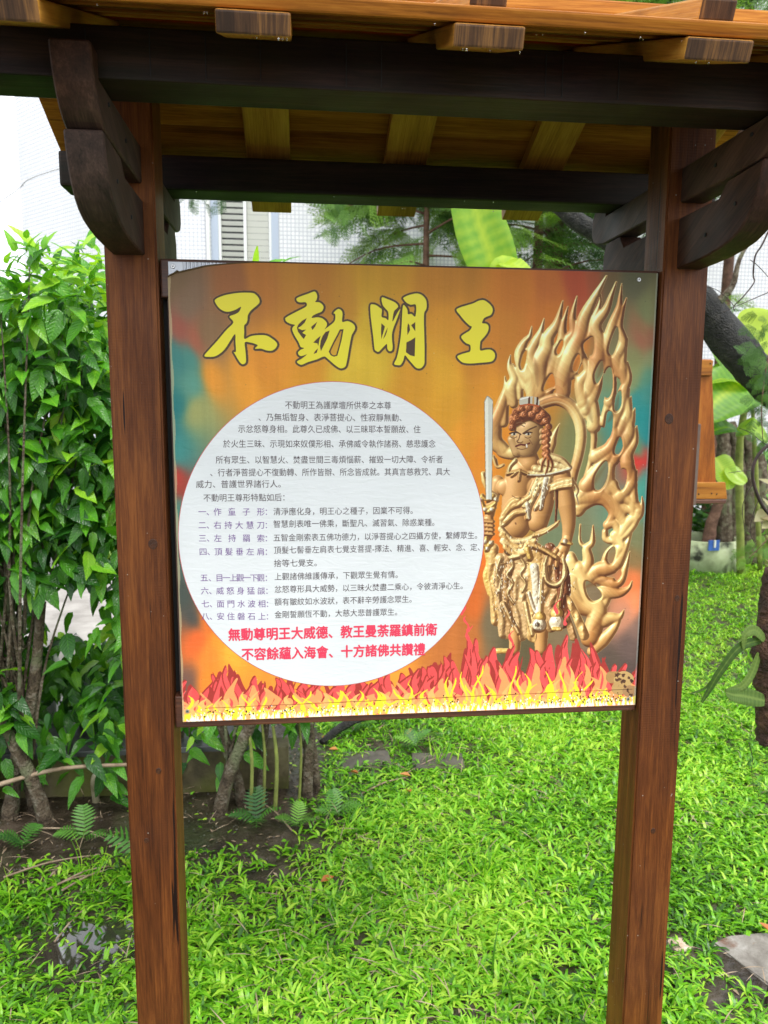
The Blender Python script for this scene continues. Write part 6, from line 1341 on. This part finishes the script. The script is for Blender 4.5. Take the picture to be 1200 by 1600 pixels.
# hanging log with strap leaves at the right edge
hl = thing('hanging_log', 'dark bark log hung with strap leaved fern at the right edge', 'hanging log', (1.275, .6, .52))
tube('log', [(1.286, .6, .515), (1.272, .6, .66), (1.262, .6, .80), (1.262, .6, 1.04)], [.040, .042, .050, .030], LOGM, hl, 14, .30, 9, 10)
tube('hanging_wire', [(1.262, .6, 1.03), (1.262, .6, 2.4)], [.0015, .0015], DTWIG, hl, 5)
blade('strap_leaf', [W3(1190, 1000, .58), W3(1155, 1012, .56), W3(1125, 1050, .55), W3(1110, 1075, .55), W3(1096, 1098, .55)], .030, STRAP, hl, (.3, -1, .2), .45, .03)
blade('strap_leaf', [W3(1110, 1064, .55), W3(1100, 1076, .55), W3(1078, 1084, .55)], .008, STRAP, hl, (.3, -1, .2), .3, .2)
blade('strap_leaf', [W3(1186, 1020, .58), W3(1176, 1050, .57), W3(1160, 1072, .56), W3(1132, 1080, .56)], .030, STRAP, hl, (.3, -1, .2), .6, .03)
blade('strap_leaf', [W3(1195, 1095, .57), W3(1165, 1088, .56), W3(1148, 1086, .55), W3(1134, 1082, .54)], .050, STRAP, hl, (.1, -1, .35), .62, .05)
blade('strap_leaf', [W3(1195, 1000, .57), W3(1180, 985, .57), W3(1165, 992, .56), W3(1162, 1015, .56)], .030, STRAP, hl, (.3, -1, .3), .85, .03)
# rain drops clinging to the eave and rails
J = Joined(); rs_ = np.random.RandomState(3)
for k in range(40):
    if k < 14: x, y, z = -.5 + 1.3 * rs_.rand(), rs_.uniform(-.404, -.39), 1.979 - .004
    elif k < 28: x, y, z = -.33 + .9 * rs_.rand(), rs_.choice([.276, .357]), 1.9405
    else: x, y, z = rs_.choice([-.152, .144, .452]) + rs_.uniform(-.045, .045), -.398, 1.950
    th = np.linspace(0, 6.283, 6)[:-1]; r = rs_.uniform(.001, .0018); V = [(x, y, z - r * 1.3)] + [(x + r * math.cos(a), y + r * math.sin(a), z) for a in th] + [(x, y, z + r)]
    J.add(np.array(V) - np.array([.12, .045, 0]), [(0, i + 1, (i + 1) % 5 + 1) for i in range(5)] + [(6, (i + 1) % 5 + 1, i + 1) for i in range(5)])
mw, tw, bw, ow = newmat('water_drop'); bw.inputs['Roughness'].default_value = .02; bw.inputs['Transmission Weight'].default_value = 1.; bw.inputs['IOR'].default_value = 1.33; bw.inputs['Base Color'].default_value = (1, 1, 1, 1)
tcw = N(tw, 'ShaderNodeTexCoord'); nw = N(tw, 'ShaderNodeTexNoise', i_Scale=50.); tw.links.new(tcw.outputs['Object'], nw.inputs[0]); bump(tw, bw, nw.outputs[0], .02, .001)
o = link('rain_drops', J.mesh('rain_drops', mw), SG, (.12, .045, 0)); o['kind'] = 'stuff'
